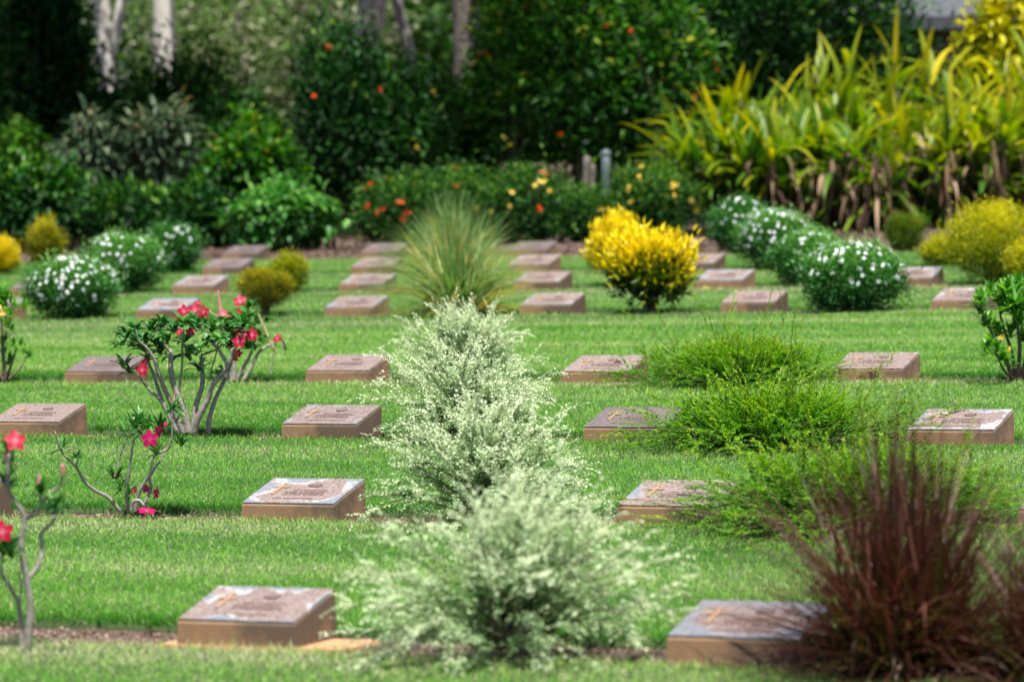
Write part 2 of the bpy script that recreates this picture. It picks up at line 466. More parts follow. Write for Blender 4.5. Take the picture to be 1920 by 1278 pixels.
# px, py, wear, fringe, dark, label
MARK = {
 1: [(332, 1163, .62, .8, .05, 'nearest block with orange footing slab, at the foot of the frontmost white shrub'),
     (1250, 1194, .95, .3, .22, 'block with streaked grey plaque overhung by dark red grass')],
 2: [(-205, 938, .3, .2, .1, 'mostly cut-off block behind the thin bare-stemmed pink-flowered plant'),
     (453, 944, .72, 1., .0, 'block with white-fringed red plaque beside the small magenta-flowered plant'),
     (1157, 949, .45, .4, .02, 'block with red plaque and orange cross under the green shrub behind the red grass'),
     (1909, 957, .6, .2, .1, 'sliver of a block past the end of the dark red grass')],
 3: [(-20, 792, .12, .2, .05, 'block with plain pinkish plaque behind the twig of the small magenta-flowered plant'),
     (528, 796, .3, .3, .18, 'block with brown plaque between the big desert rose and the white shrubs'),
     (1094, 802, .35, .2, .62, 'block with dark plaque and yellow cross touching the long-twigged green shrub'),
     (1701, 807, .7, .9, .05, 'block with white-fringed plaque seen through the tips of the red grass')],
 4: [(121, 698, .3, .3, .55, 'block with dark plaque behind the big desert rose'),
     (573, 696, .2, .3, .08, 'block with pink plaque in the row of the rear desert rose and third white shrub'),
     (1053, 698, .2, .2, .0, 'block with pale pink plaque and a fallen leaf lying on it'),
     (1560, 693, .3, .3, .02, 'block with pink plaque crossed by long twigs of the green shrub')],
 5: [(-70, 583, .6, .3, .1, 'cut-off block beside the yellow-flowered shrub at the edge'),
     (255, 582, 1.0, .5, .0, 'block with pale grey plaque behind the desert rose flowers'),
     (607, 578, .5, .5, .15, 'block with streaky plaque behind the open lawn, between rusty ball and striped tuft'),
     (974, 573, .6, .5, .05, 'block with pale-rimmed plaque between the striped tuft and the gold bush'),
     (1351, 569, .35, .4, .02, 'block between the gold bush and the nearest of four white-flowered bushes'),
     (1746, 565, .3, .8, .05, 'block with white-splashed plaque behind the fresh green leafy bush')],
 6: [(19, 542, .4, .3, .4, 'dark block mostly hidden behind the round white-flowered bush'),
     (322, 537, .6, .5, .05, 'pale block between the white-flowered bushes and the rusty ball'),
     (635, 534, .5, .5, .08, 'second block back in the column left of the striped tufts'),
     (962, 530, .5, .4, .05, 'second block back in the column right of the striped tufts'),
     (1303, 527, .8, .5, .05, 'grey-rimmed block directly behind the gold bush'),
     (1654, 523, .6, .5, .05, 'block half hidden by the nearest of four white-flowered bushes')],
 7: [(379, 503, .6, .4, .5, 'dark block behind the rusty ball, second from the shady bed'),
     (657, 501, .6, .4, .15, 'grey block third back in the column left of the striped tufts'),
     (951, 497, .5, .5, .05, 'block third back in the column right of the striped tufts'),
     (1257, 495, .4, .4, .05, 'block whose end shows past the twin gold bushes')],
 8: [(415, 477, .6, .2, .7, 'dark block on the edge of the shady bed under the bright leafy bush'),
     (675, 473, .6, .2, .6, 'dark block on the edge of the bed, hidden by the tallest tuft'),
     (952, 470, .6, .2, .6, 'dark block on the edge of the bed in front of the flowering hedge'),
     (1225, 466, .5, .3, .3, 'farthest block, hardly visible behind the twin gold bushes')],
}
ROW = {}
ANCH = {}
for k, L_ in MARK.items():
    pts = []
    for (px, py, *_r) in L_:
        p = gpt(px, py, FH)
        pts.append((p[:2] @ RV, p[:2] @ BV))
    pts = np.array(pts)
    mm, cc = np.polyfit(pts[:, 0], pts[:, 1], 1)
    ROW[k] = (mm, cc)
GAP = {1: 0.15, 2: 0.05, 3: 0.02, 4: 0.02, 5: 0.02, 6: 0.02, 7: 0.02, 8: 0.02}
BEDW = {1: 0.36, 2: 0.38, 3: 0.34, 4: 0.34, 5: 0.33, 6: 0.33, 7: 0.33, 8: 0.33}


def row_t(k, a):
    return ROW[k][0] * a + ROW[k][1]


def at_to_xyz(a, t, dz=0.0):
    x = a * RV[0] + t * BV[0]; y = a * RV[1] + t * BV[1]
    return np.stack([x, y, gz(x) + dz], -1)


# ------------------------------------------------------------------ ground, lawn strips, grass
n = 60
gx = np.linspace(-160, 160, n); gy = np.linspace(-20, 320, n)
X, Y = np.meshgrid(gx, gy)
V = np.stack([X, Y, gz(np.clip(X, -40, 40)) - 0.06], -1).reshape(-1, 3)
i, j = np.meshgrid(np.arange(n - 1), np.arange(n - 1), indexing='ij')
b0 = (i * n + j).ravel()
tag(obj('ground', np_mesh('ground', V, quads=np.stack([b0, b0 + 1, b0 + n + 1, b0 + n], -1)), M['soil']), kind='structure')

strips = []
A0, A1 = -34.0, 16.0
edges = [('const', -3.0)]
for k in range(1, 9):
    edges.append((k, 'front')); edges.append((k, 'back'))


def edge_t(e, a):
    if e[0] == 'const': return np.full_like(a, e[1])
    return row_t(e[0], a) + (-GAP[e[0]] - 0.03 if e[1] == 'front' else BEDW[e[0]] + 0.05)


for s in range(0, len(edges) - 1, 2):
    aa = np.linspace(A0, A1, 90)
    lo = edge_t(edges[s], aa) + 0.012 * np.sin(aa * 5.1) + 0.008 * np.sin(aa * 13.7 + 1)
    hi = edge_t(edges[s + 1], aa) + 0.012 * np.sin(aa * 4.3 + 2) + 0.008 * np.sin(aa * 11.3)
    rows = [at_to_xyz(aa, lo, -0.09), at_to_xyz(aa, lo, -0.028), at_to_xyz(aa, hi, -0.028), at_to_xyz(aa, hi, -0.09)]
    V = np.stack(rows, 1).reshape(-1, 3)
    Q = []
    for i in range(len(aa) - 1):
        for j in range(3):
            q = i * 4 + j
            Q.append([q, q + 4, q + 5, q + 1])
    tag(obj('lawn', np_mesh('lawn', V, quads=Q), M['turf']), kind='structure')

sw = [(RNG.normal(size=2) * f, RNG.uniform(0, 6.28), 1 / (1 + 0.25 * f)) for f in (0.6, 0.9, 1.3, 1.9, 2.6, 3.5, 5, 7, 10, 14)]


def patch(a, t):
    v = 0
    for (kk, ph, am) in sw:
        v = v + am * np.sin(a * kk[0] * 0.6 + t * kk[1] * 1.6 + ph)
    return v / 3.0


def grass(n, d0, d1, umax, seg, wid, name_seed):
    r = np.random.default_rng(name_seed)
    D = r.uniform(d0, d1, n); u = r.uniform(-1, 1, n) * (umax + 1.7 * F / D)
    x = u * D / F
    y = (D - (ZC - gz(x)) * math.sin(PITCH)) / math.cos(PITCH)
    a = x * RV[0] + y * RV[1]; t = x * BV[0] + y * BV[1]
    keep = np.ones(n, bool); e = np.zeros(n); e2 = np.zeros(n); fe = np.zeros(n); lip = np.zeros(n)
    wob = 0.015 * np.sin(a * 5.1) + 0.02 * r.normal(size=n) * 0.6
    for k in range(1, 9):
        rt = row_t(k, a)
        keep &= ~((t > rt - GAP[k] + 0.012 + wob) & (t < rt + BEDW[k] - 0.01 + wob))
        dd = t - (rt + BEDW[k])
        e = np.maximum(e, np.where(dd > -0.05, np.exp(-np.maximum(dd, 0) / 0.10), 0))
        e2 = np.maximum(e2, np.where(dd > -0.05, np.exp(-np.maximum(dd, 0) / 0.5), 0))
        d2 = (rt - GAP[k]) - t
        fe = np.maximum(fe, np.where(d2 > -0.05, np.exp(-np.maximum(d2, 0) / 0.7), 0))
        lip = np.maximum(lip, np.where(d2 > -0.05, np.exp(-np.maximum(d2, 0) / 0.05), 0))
    keep &= t < row_t(8, a)
    x, y, a, t, D, e, e2, fe, lip = (q[keep] for q in (x, y, a, t, D, e, e2, fe, lip))
    N = len(x)
    pt = patch(a, t)
    far = np.clip((D - 20) / 30, 0, 1)
    h = 0.025 * r.uniform(0.55, 1.3, N) * (1 + 0.9 * e + 0.6 * lip) * (1 + 0.12 * pt) * (1 + 0.25 * far)
    h *= np.where(r.random(N) < 0.015, 1.7, 1)
    P = np.stack([x, y, gz(x) - 0.032], -1)
    lean = r.normal(size=(N, 2)) * 0.55
    lean += (-BV[None, :]) * (0.35 * e)[:, None]
    d = np.stack([lean[:, 0], lean[:, 1], np.ones(N)], -1)
    stripe = np.sin(t * 5.2 + 0.4 * np.sin(a * 0.8))
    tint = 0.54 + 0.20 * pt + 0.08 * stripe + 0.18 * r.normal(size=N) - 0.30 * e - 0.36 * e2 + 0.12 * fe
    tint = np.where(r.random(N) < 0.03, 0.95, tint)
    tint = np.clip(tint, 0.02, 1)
    g = Geo()
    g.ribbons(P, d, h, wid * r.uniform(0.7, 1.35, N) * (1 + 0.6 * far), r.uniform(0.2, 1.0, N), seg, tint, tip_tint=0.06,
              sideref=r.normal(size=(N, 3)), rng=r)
    return g


for nm, args in (('near', (440000, 12.6, 22.0, 1000, 2, 0.0036, 1)), ('mid', (420000, 22.0, 34.0, 1000, 2, 0.0042, 2)),
                 ('far', (280000, 34.0, 53.0, 1000, 1, 0.006, 3)), ('side', (330000, 11.0, 53.0, 2900, 1, 0.009, 4))):
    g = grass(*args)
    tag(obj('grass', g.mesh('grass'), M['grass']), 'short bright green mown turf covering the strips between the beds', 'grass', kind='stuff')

# leaf litter on the beds and the shady border
g = Geo()
for k, (nn) in ((1, 4200), (2, 3600), (3, 2600), (4, 1600)):
    c = np.array([gpt(960, {1: 1215, 2: 970, 3: 818, 4: 709}[k])])[0]
    a = RNG.uniform(-3.2, 3.2, nn) + c[:2] @ RV
    t = row_t(k, a) + RNG.uniform(-GAP[k] + 0.02, BEDW[k], nn)
    P = at_to_xyz(a, t, -0.056 + RNG.uniform(0, 0.012, nn))
    d = RNG.normal(size=(nn, 3)) * [1, 1, 0.25]
    g.leaves(P, d, np.tile([0, 0, 1.0], (nn, 1)) + RNG.normal(size=(nn, 3)) * 0.3, RNG.uniform(0.012, 0.035, nn), RNG.uniform(0.006, 0.014, nn), RNG.uniform(0, 1, nn))
nn = 9000
a = RNG.uniform(-33, -8, nn); t = row_t(8, a) + RNG.uniform(0.1, 7, nn)
P = at_to_xyz(a, t, -0.055 + RNG.uniform(0, 0.03, nn))
g.leaves(P, RNG.normal(size=(nn, 3)) * [1, 1, 0.3], np.tile([0, 0, 1.0], (nn, 1)), RNG.uniform(0.05, 0.13, nn), RNG.uniform(0.02, 0.05, nn), RNG.uniform(0, 0.4, nn))
tag(obj('leaf_litter', g.mesh('leaf_litter'), M['litter']), 'dry reddish leaf litter lying on the soil of the beds', 'leaf litter', kind='stuff')

# ------------------------------------------------------------------ grave marker
import bmesh


def bm_mesh(name, bm):
    me = bpy.data.meshes.new(name); bm.to_mesh(me); bm.free(); return me


def pedestal_mesh():
    bm = bmesh.new()
    w, d = WM / 2, DM / 2
    fz, bz, lo = FH - 0.006, BH - 0.006, -0.11
    co = [(-w - .004, -d - .004, lo), (w + .004, -d - .004, lo), (w + .004, d, lo), (-w - .004, d, lo),
          (-w, -d, fz), (w, -d, fz), (w, d, bz), (-w, d, bz)]
    v = [bm.verts.new(c) for c in co]
    for f in ((0, 3, 2, 1), (0, 1, 5, 4), (1, 2, 6, 5), (2, 3, 7, 6), (3, 0, 4, 7), (4, 5, 6, 7)):
        bm.faces.new([v[i] for i in f])
    bmesh.ops.bevel(bm, geom=list(bm.edges), offset=0.005, segments=2, affect='EDGES', profile=0.6)
    return bm_mesh('pedestal', bm)


def box_bm(bm, cx, cy, cz, sx, sy, sz, bev=0.0):
    r = bmesh.ops.create_cube(bm, size=1)
    for q in r['verts']:
        q.co = Vector((cx + q.co.x * sx, cy + q.co.y * sy, cz + q.co.z * sz))
    return r['verts']


def plaque_mesh():
    """a plate with a raised double rim; origin in the middle of its face"""
    bm = bmesh.new()
    prof = [(0.0, -0.012), (0.0, -0.001), (0.0015, 0.001), (0.009, 0.001), (0.012, -0.002), (0.026, -0.002), (0.029, -0.0005), (0.034, -0.0005), (0.037, -0.003)]
    loops = []
    for (ins, z) in prof:
        x, y = PLW / 2 - ins, PLD / 2 - ins
        loops.append([bm.verts.new(c) for c in ((-x, -y, z), (x, -y, z), (x, y, z), (-x, y, z))])
    for A_, B_ in zip(loops, loops[1:]):
        for i in range(4):
            bm.faces.new([A_[i], A_[(i + 1) % 4], B_[(i + 1) % 4], B_[i]])
    bm.faces.new(loops[-1])
    bm.faces.new(loops[0][::-1])
    return bm_mesh('plaque', bm)


def cross_mesh():
    bm = bmesh.new()
    for (cx, cy, sx, sy, z) in ((0, 0, 0.014, 0.135, 0.0), (0, 0.022, 0.074, 0.014, 0.0004)):
        box_bm(bm, cx, cy, z, sx, sy, 0.006)
    bmesh.ops.bevel(bm, geom=list(bm.edges), offset=0.0012, segments=1, affect='EDGES')
    return bm_mesh('cross', bm)


def emblem_mesh():
    """a half-sun badge: fan of rays over a scroll"""
    bm = bmesh.new()
    for k in range(11):
        an = PI * (k + 0.5) / 11
        r0, r1 = 0.012, 0.034 if k % 2 == 0 else 0.028
        c, s_ = math.cos(an), math.sin(an)
        px_, py_ = -s_, c
        for sgn in (1,):
            vv = []
            for (r_, w_, z_) in ((r0, 0.0022, 0.004), (r1, 0.0036, 0.0035)):
                for q in (-1, 1):
                    vv.append(bm.verts.new((c * r_ + px_ * w_ * q, s_ * r_ * 0.9 + py_ * w_ * q, z_)))
            bm.faces.new([vv[0], vv[1], vv[3], vv[2]])
            e = bmesh.ops.extrude_face_region(bm, geom=[bm.faces[:][-1]] if False else [f for f in bm.faces if vv[0] in f.verts])
            for q in e['geom']:
                if isinstance(q, bmesh.types.BMVert): q.co.z -= 0.006
    r = bmesh.ops.create_cone(bm, cap_ends=True, segments=14, radius1=0.011, radius2=0.008, depth=0.006)
    for q in r['verts']: q.co.y += 0.004
    box_bm(bm, 0, -0.008, 0.001, 0.05, 0.008, 0.006)
    return bm_mesh('emblem', bm)


def inscription_mesh(lines):
    """worn, unreadable raised lettering: five rows of tiny strokes"""
    r = np.random.default_rng(5)
    bm = bmesh.new()
    for (y, x0, x1, h) in lines:
        x = x0
        while x < x1:
            w = r.uniform(0.0025, 0.007)
            if r.random() < 0.14: x += 0.008
            box_bm(bm, x + w / 2, y + r.uniform(-0.0008, 0.0008), 0, w, h * r.uniform(0.7, 1.0), 0.0035)
            x += w + 0.0024
    return bm_mesh('inscription', bm)


ME_PED, ME_PLQ, ME_CRS, ME_EMB, ME_INS = pedestal_mesh(), plaque_mesh(), cross_mesh(), emblem_mesh(), inscription_mesh(((0.010, -0.055, 0.115, 0.010), (-0.012, -0.09, 0.13, 0.008), (-0.030, -0.075, 0.12, 0.008), (-0.047, -0.085, 0.125, 0.008)))
ME_INB = inscription_mesh(((-0.092, -0.11, 0.09, 0.007),))
TILT = math.atan2(BH - FH, DM)
ROWANG = math.atan2(RV[1], RV[0])


def marker(px, py, wear, fringe, dark, label):
    p = gpt(px, py, FH)
    c = p[:2] + RV * WM / 2 + BV * DM / 2
    o = thing('grave_marker', label, 'grave marker', (c[0], c[1], gz(c[0])), G_M, ROWANG)
    o.rotation_euler = (0, -math.atan(SL) * 0.9, ROWANG)
    obj('pedestal', ME_PED, M['concrete'], o, False)
    q = obj('plaque', ME_PLQ, M['bronze'], o)
    q.location = (0, 0, (FH + BH) / 2 + 0.004); q.rotation_euler = (TILT, 0, 0)
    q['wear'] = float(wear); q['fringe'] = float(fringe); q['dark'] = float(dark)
    k = obj('cross', ME_CRS, M['copper'], q); k.location = (-0.135, 0.018, 0.0)
    k = obj('emblem', ME_EMB, M['relief'], q); k.location = (0.03, 0.062, -0.001)
    k = obj('inscription', ME_INS, M['relief'], q); k.location = (0, 0, -0.002)
    k = obj('inscription', ME_INB, M['relief'], q); k.location = (0, 0, -0.002)
    return o


first = None
for k, L_ in MARK.items():
    for r_ in L_:
        o = marker(*r_)
        if first is None: first = o
# the ochre footing slab under the nearest block
bm = bmesh.new()
box_bm(bm, 0.06, -0.02, -0.075, 0.74, 0.30, 0.07)
bmesh.ops.bevel(bm, geom=list(bm.edges), offset=0.006, segments=2, affect='EDGES')
obj('footing', bm_mesh('footing', bm), M['footing'], first)

# ------------------------------------------------------------------ plants of the rows


def local(P, base):
    return np.asarray(P) - np.asarray(base)


def curve_paths(r, P, d, L, droop, n):
    pts = [P]; ds = [d]
    for i in range(n):
        P = P + d * (L / n)[:, None]
        d = nrm(d + np.array([0, 0, -1.0]) * (droop / n)[:, None] + r.normal(size=d.shape) * 0.05)
        pts.append(P); ds.append(d)
    return np.stack(pts, 1), np.stack(ds, 1)


def twig_dirs(r, n, el0, el1, pw=1.0):
    az = r.uniform(0, 2 * PI, n)
    el = np.radians(el0 + (el1 - el0) * r.random(n) ** pw)
    return np.stack([np.cos(az) * np.cos(el), np.sin(az) * np.cos(el), np.sin(el)], -1), el


def white_shrub(px, py, R, H, seed, label):
    r = np.random.default_rng(seed)
    b = gpt(px, py) - [0, 0, 0.05]
    o = thing('variegated_shrub', label, 'shrub', b, 'white variegated shrubs in a column')
    n = 155
    d, el = twig_dirs(r, n, 5, 88, 0.95)
    L = (R * np.cos(el) ** 2 + H * 1.02 * np.sin(el) ** 2) * r.uniform(0.55, 1.1, n) * np.where(r.random(n) < 0.09, 1.3, 1)
    P0 = np.stack([r.normal(size=n) * 0.05, r.normal(size=n) * 0.05, np.full(n, 0.03)], -1)
    S = 12
    pts, ds = curve_paths(r, P0, nrm(d + [0, 0, 0.35]), L, r.uniform(0.4, 1.3, n), S)
    pts[..., 2] = np.maximum(pts[..., 2], 0.04 + 0.02 * r.random((n, 1)))
    g = Geo(); st = Geo()
    for k in range(n):
        st.tube(pts[k][::3], np.linspace(0.004, 0.001, len(pts[k][::3])), 4, 1, cap=False)
    m = 15
    ti = (0.2 + 0.78 * np.sqrt(r.random((n, m)))) * S * 0.999
    i0 = np.minimum(ti.astype(int), S - 1); f = (ti - i0)[..., None]
    idx = np.arange(n)[:, None]
    TP = pts[idx, i0] * (1 - f) + pts[idx, i0 + 1] * f
    TD = nrm(ds[idx, i0] + r.normal(size=(n, m, 3)) * 0.33 + [0, 0, 0.05])
    TP, TD = TP.reshape(-1, 3), TD.reshape(-1, 3)
    TL = r.uniform(0.05, 0.14, len(TP))
    tp, td = curve_paths(r, TP, TD, TL, np.full(len(TP), 0.5), 3)
    P_, D_, S_ = [], [], []

    def along(pt, dd, lo, kk, SS):
        N_ = len(pt)
        s = np.clip(np.tile(np.linspace(lo, 1, kk), (N_, 1)) * SS + r.normal(size=(N_, kk)) * 0.03, 0, SS * 0.999)
        i0 = s.astype(int); f = (s - i0)[..., None]; idx = np.arange(N_)[:, None]
        P_.append((pt[idx, i0] * (1 - f) + pt[idx, i0 + 1] * f).reshape(-1, 3)); D_.append(dd[idx, i0].reshape(-1, 3))
        S_.append(np.tile(np.where(np.arange(kk) % 2, 1.0, -1.0), N_))
    along(tp, td, 0.05, 14, 3)
    along(pts, ds, 0.3, 34, S)
    LP, LD, SD = np.concatenate(P_), np.concatenate(D_), np.concatenate(S_); N = len(LP)
    side = nrm(np.cross(LD, np.array([0, 0, 1.0])[None] + r.normal(size=(N, 3)) * 0.6)) * SD[:, None]
    ld = nrm(LD * 0.75 + side)
    ll = r.uniform(0.009, 0.0175, N)
    # inner leaves green, outer ones cream; shade of the dark gaps painted in too
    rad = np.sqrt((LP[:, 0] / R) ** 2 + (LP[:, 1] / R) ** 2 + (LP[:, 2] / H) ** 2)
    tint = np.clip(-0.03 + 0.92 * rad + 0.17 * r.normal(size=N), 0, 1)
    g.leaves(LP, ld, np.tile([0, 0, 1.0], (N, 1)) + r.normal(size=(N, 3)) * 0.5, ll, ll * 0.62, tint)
    obj('stems', st.mesh('stems'), M['white_stem'], o)
    obj('foliage', g.mesh('foliage'), M['white_leaf'], o)
    return o


def wispy_shrub(px, py, R, H, seed, label, shoots=10, n=820):
    r = np.random.default_rng(seed)
    b = gpt(px, py) - [0, 0, 0.05]
    o = thing('twiggy_shrub', label, 'shrub', b, 'low twiggy green shrubs')
    ns = shoots
    d, el = twig_dirs(r, n, 2, 76, 1.2)
    L = r.uniform(0.5, 1.18, n) / np.sqrt((np.cos(el) / R) ** 2 + (np.sin(el) / H) ** 2)
    P0 = np.stack([r.normal(size=n) * R * 0.2, r.normal(size=n) * R * 0.2, np.full(n, 0.02)], -1)
    ds_, el2 = twig_dirs(r, ns, 32, 85)
    d[:ns] = ds_; L[:ns] = r.uniform(0.45, 0.8, ns)
    S = 12
    dr = r.uniform(0.1, 0.6, n); dr[:ns] = r.uniform(0.1, 0.4, ns)
    pts, ds = curve_paths(r, P0, nrm(d + [0, 0, 0.12]), L, dr, S)
    pts[..., 2] = np.maximum(pts[..., 2], 0.03 + 0.01 * r.random((n, 1)))
    g = Geo(); st = Geo()
    for k in range(n):
        st.tube(pts[k][::3], np.linspace(0.0028, 0.0008, len(pts[k][::3])), 3, 1, cap=False)
    m = 5
    ti = r.uniform(0.15, 0.95, (n, m)) * S
    i0 = np.minimum(ti.astype(int), S - 1); f = (ti - i0)[..., None]; idx = np.arange(n)[:, None]
    TP = (pts[idx, i0] * (1 - f) + pts[idx, i0 + 1] * f)[ns:].reshape(-1, 3)
    TD = nrm(ds[idx, i0] + r.normal(size=(n, m, 3)) * 0.17 + [0, 0, 0.1])[ns:].reshape(-1, 3)
    TL = r.uniform(0.05, 0.15, len(TP))
    tp, td = curve_paths(r, TP, TD, TL, np.full(len(TP), 0.25), 3)
    P_, D_, S_ = [], [], []

    def along(pt, dd, lo, kk, SS):
        N_ = len(pt)
        s = np.tile(np.linspace(lo, 1, kk), (N_, 1)) * SS * 0.999
        s = np.clip(s + r.normal(size=s.shape) * 0.02, 0, SS * 0.999)
        i0 = s.astype(int); f = (s - i0)[..., None]; idx = np.arange(N_)[:, None]
        P_.append((pt[idx, i0] * (1 - f) + pt[idx, i0 + 1] * f).reshape(-1, 3)); D_.append(dd[idx, i0].reshape(-1, 3))
        S_.append(np.tile(np.where(np.arange(kk) % 2, 1.0, -1.0), N_))
    along(pts[ns:], ds[ns:], 0.3, 26, S)
    along(pts[:ns], ds[:ns], 0.45, 52, S)
    along(tp, td, 0.05, 16, 3)
    LP, LD, SD = np.concatenate(P_), np.concatenate(D_), np.concatenate(S_); N = len(LP)
    side = nrm(np.cross(LD, np.array([0, 0, 1.0])[None] + r.normal(size=(N, 3)) * 0.5)) * SD[:, None]
    ld = nrm(LD * 1.5 + side)
    ll = r.uniform(0.013, 0.024, N)
    rad = np.sqrt((LP[:, 0] / R) ** 2 + (LP[:, 1] / R) ** 2 + (LP[:, 2] / H) ** 2)
    tint = np.clip(0.0 + 0.64 * np.minimum(rad, 1.3) + 0.13 * r.normal(size=N), 0, 1)
    g.leaves(LP, ld, np.tile([0, 0, 1.0], (N, 1)) + r.normal(size=(N, 3)) * 0.4, ll, ll * 0.42, tint)
    obj('stems', st.mesh('stems'), M['wispy_stem'], o)
    obj('foliage', g.mesh('foliage'), M['wispy_leaf'], o)
    return o


def red_grass(px, py, R, H, seed, label, n=1300):
    r = np.random.default_rng(seed)
    b = gpt(px, py) - [0, 0, 0.05]
    o = thing('fountain_grass', label, 'ornamental grass', b, 'dark red ornamental grasses')
    d, el = twig_dirs(r, n, 10, 90, 0.95)
    L = H * r.uniform(0.55, 1.12, n) * (0.75 + 0.25 * np.sin(el)) * 1.08
    P0 = np.stack([r.normal(size=n) * 0.08, r.normal(size=n) * 0.08, np.full(n, 0.0)], -1)
    g = Geo()
    g.ribbons(P0, d, L, r.uniform(0.006, 0.0145, n), r.uniform(0.1, 1.5, n), 7, np.clip(r.normal(size=n) * 0.27 + 0.27, 0, 1), fold=0.25, tip_tint=0.42, rng=r)
    obj('blades', g.mesh('blades'), M['red_blade'], o)
    g = Geo(); m = 110
    d, el = twig_dirs(r, m, 5, 70, 1.0)
    L = H * r.uniform(0.3, 0.65, m)
    P0 = np.stack([r.normal(size=m) * 0.1, r.normal(size=m) * 0.1, np.full(m, 0.0)], -1)
    g.ribbons(P0, d, L, r.uniform(0.004, 0.010, m), r.uniform(0.8, 2.2, m), 7, np.clip(r.normal(size=m) * 0.3 + 0.35, 0, 1), fold=0.2, rng=r)
    obj('dry_blades', g.mesh('dry_blades'), M['dry_blade'], o)
    return o


def tuft(px, py, R, H, seed, label, n=700, shift=0.0, yel=0.08):
    r = np.random.default_rng(seed)
    b = gpt(px, py) - [0, 0, 0.05]
    o = thing('striped_tuft', label, 'strappy plant', b, 'strappy striped tufts in a column')
    d, el = twig_dirs(r, n, 2, 90, 1.05)
    L = (R * 1.15 * np.cos(el) ** 2 + H * 1.1 * np.sin(el) ** 2) * r.uniform(0.7, 1.2, n) * 1.1
    P0 = np.stack([r.normal(size=n) * 0.07, r.normal(size=n) * 0.07, np.zeros(n)], -1)
    tint = np.clip(0.47 + shift + 0.2 * r.normal(size=n), 0, 0.93)
    tint = np.where(r.random(n) < yel, 1.0, tint)
    g = Geo()
    g.ribbons(P0, d, L, r.uniform(0.013, 0.024, n), r.uniform(0.3, 1.2, n), 7, tint, fold=0.22, tip_tint=0.08, rng=r)
    obj('blades', g.mesh('blades'), M['tuft_blade'], o)
    return o


def clump_cloud(r, n, K, rx, ry, rz, cz, sig, shell=0.75):
    v = nrm(r.normal(size=(K, 3)))
    v *= (shell + (1 - shell) * r.random((K, 1)) ** 0.7)
    c = v * [rx, ry, rz] * 0.9
    P = np.repeat(c, n // K, 0)
    sg = np.repeat(sig * r.uniform(0.7, 1.3, K), n // K)[:, None]
    P = P + r.normal(size=P.shape) * sg * [rx, ry, rz] * 0.9
    kv = np.repeat(r.normal(size=K), n // K)
    return P + [0, 0, cz], kv


def bush(name, px, py, w, h, seed, label, cat, leafmat, L, W, n=5000, K=90, group=None, base_tint=0.35, grad=0.4, gap=0.0, stems=7,
         trunk=None, stemmat='brown_bark', flowers=None, up=0.5, sig=0.16, rim=0.0, D=None, noise_t=0.16):
    """a rounded leafy bush: leaf clumps round an ellipsoid, on its stems; flowers = list of (count, size, material, name, top-only)"""
    r = np.random.default_rng(seed)
    b = (gpt(px, py) if D is None else at(px, py, D)) - [0, 0, 0.05]
    if D is not None: b[2] = gz(b[0]) - 0.06
    o = thing(name, label, cat, b, group)
    rx, ry, rz = w / 2, w / 2, (h - gap) / 2
    cz = gap + rz
    P, kv = clump_cloud(r, n, K, rx, ry, rz, cz, sig)
    nn_ = int(n * 0.35)                                   # inner filling
    v = nrm(r.normal(size=(nn_, 3))) * (r.random((nn_, 1)) ** 0.4) * 0.8
    P = np.concatenate([P, v * [rx, ry, rz] + [0, 0, cz]]); kv = np.concatenate([kv, np.zeros(nn_)])
    ok = P[:, 2] > 0.03
    P, kv = P[ok], kv[ok]; N = len(P)
    out = nrm((P - [0, 0, cz]) / [rx, ry, rz])
    d = nrm(out + [0, 0, up] + r.normal(size=(N, 3)) * 0.55)
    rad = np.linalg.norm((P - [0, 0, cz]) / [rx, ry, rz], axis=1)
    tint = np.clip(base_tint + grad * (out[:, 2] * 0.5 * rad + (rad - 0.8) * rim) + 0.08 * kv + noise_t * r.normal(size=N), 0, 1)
    ll = L * r.uniform(0.7, 1.25, N)
    g = Geo()
    g.leaves(P, d, out + [0, 0, 0.5] + r.normal(size=(N, 3)) * 0.4, ll, ll * W / L, tint)
    st = Geo()
    for k in range(stems):
        a = r.uniform(0, 2 * PI); e = r.uniform(0.2, 0.75)
        top = np.array([math.cos(a) * rx * e, math.sin(a) * ry * e, cz + rz * r.uniform(0.1, 0.6)])
        s0 = np.array([math.cos(a), math.sin(a), 0]) * 0.03 * (w if trunk is None else 0.4)
        mid = s0 * 0.5 + top * 0.5 + np.array([0, 0, 0.1 * h]) + r.normal(size=3) * 0.04 * w
        rr = (trunk or 0.012 * w ** 0.5)
        st.tube([s0, mid, top], [rr, rr * 0.6, rr * 0.25], 6, 4, rng=r)
    obj('stems', st.mesh('stems'), M[stemmat], o, True)
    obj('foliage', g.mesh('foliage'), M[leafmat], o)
    for (cnt, size, fm, fn, top) in (flowers or []):
        v = nrm(r.normal(size=(cnt * 3, 3)) + [0, -0.5, top]); v = v[v[:, 2] > -0.45 + 0.2 * top][:cnt]
        c = v * [rx, ry, rz] * (1.0 + 0.06 * r.random((len(v), 1))) + [0, 0, cz]
        fl = Geo(); star_flowers(fl, c, v, size, r)
        obj(fn, fl.mesh(fn), M[fm], o)
    return o


def star_flowers(g, c, nv, size, r, petals=5, cup=0.15, width=0.75):
    """flat five-petalled flowers facing along nv"""
    nv = nrm(nv + r.normal(size=nv.shape) * 0.25)
    ref = nrm(r.normal(size=nv.shape))
    x = nrm(np.cross(nv, ref)); y = np.cross(nv, x)
    for k in range(petals):
        a = k / petals * 2 * PI
        d = x * math.cos(a) + y * math.sin(a) + nv * cup
        L = size * 0.5 * r.uniform(0.85, 1.1, len(c))
        g.leaves(c, d, nv, L, L * width, r.uniform(0, 1, len(c)), 0.05, 0.1, 0.62)


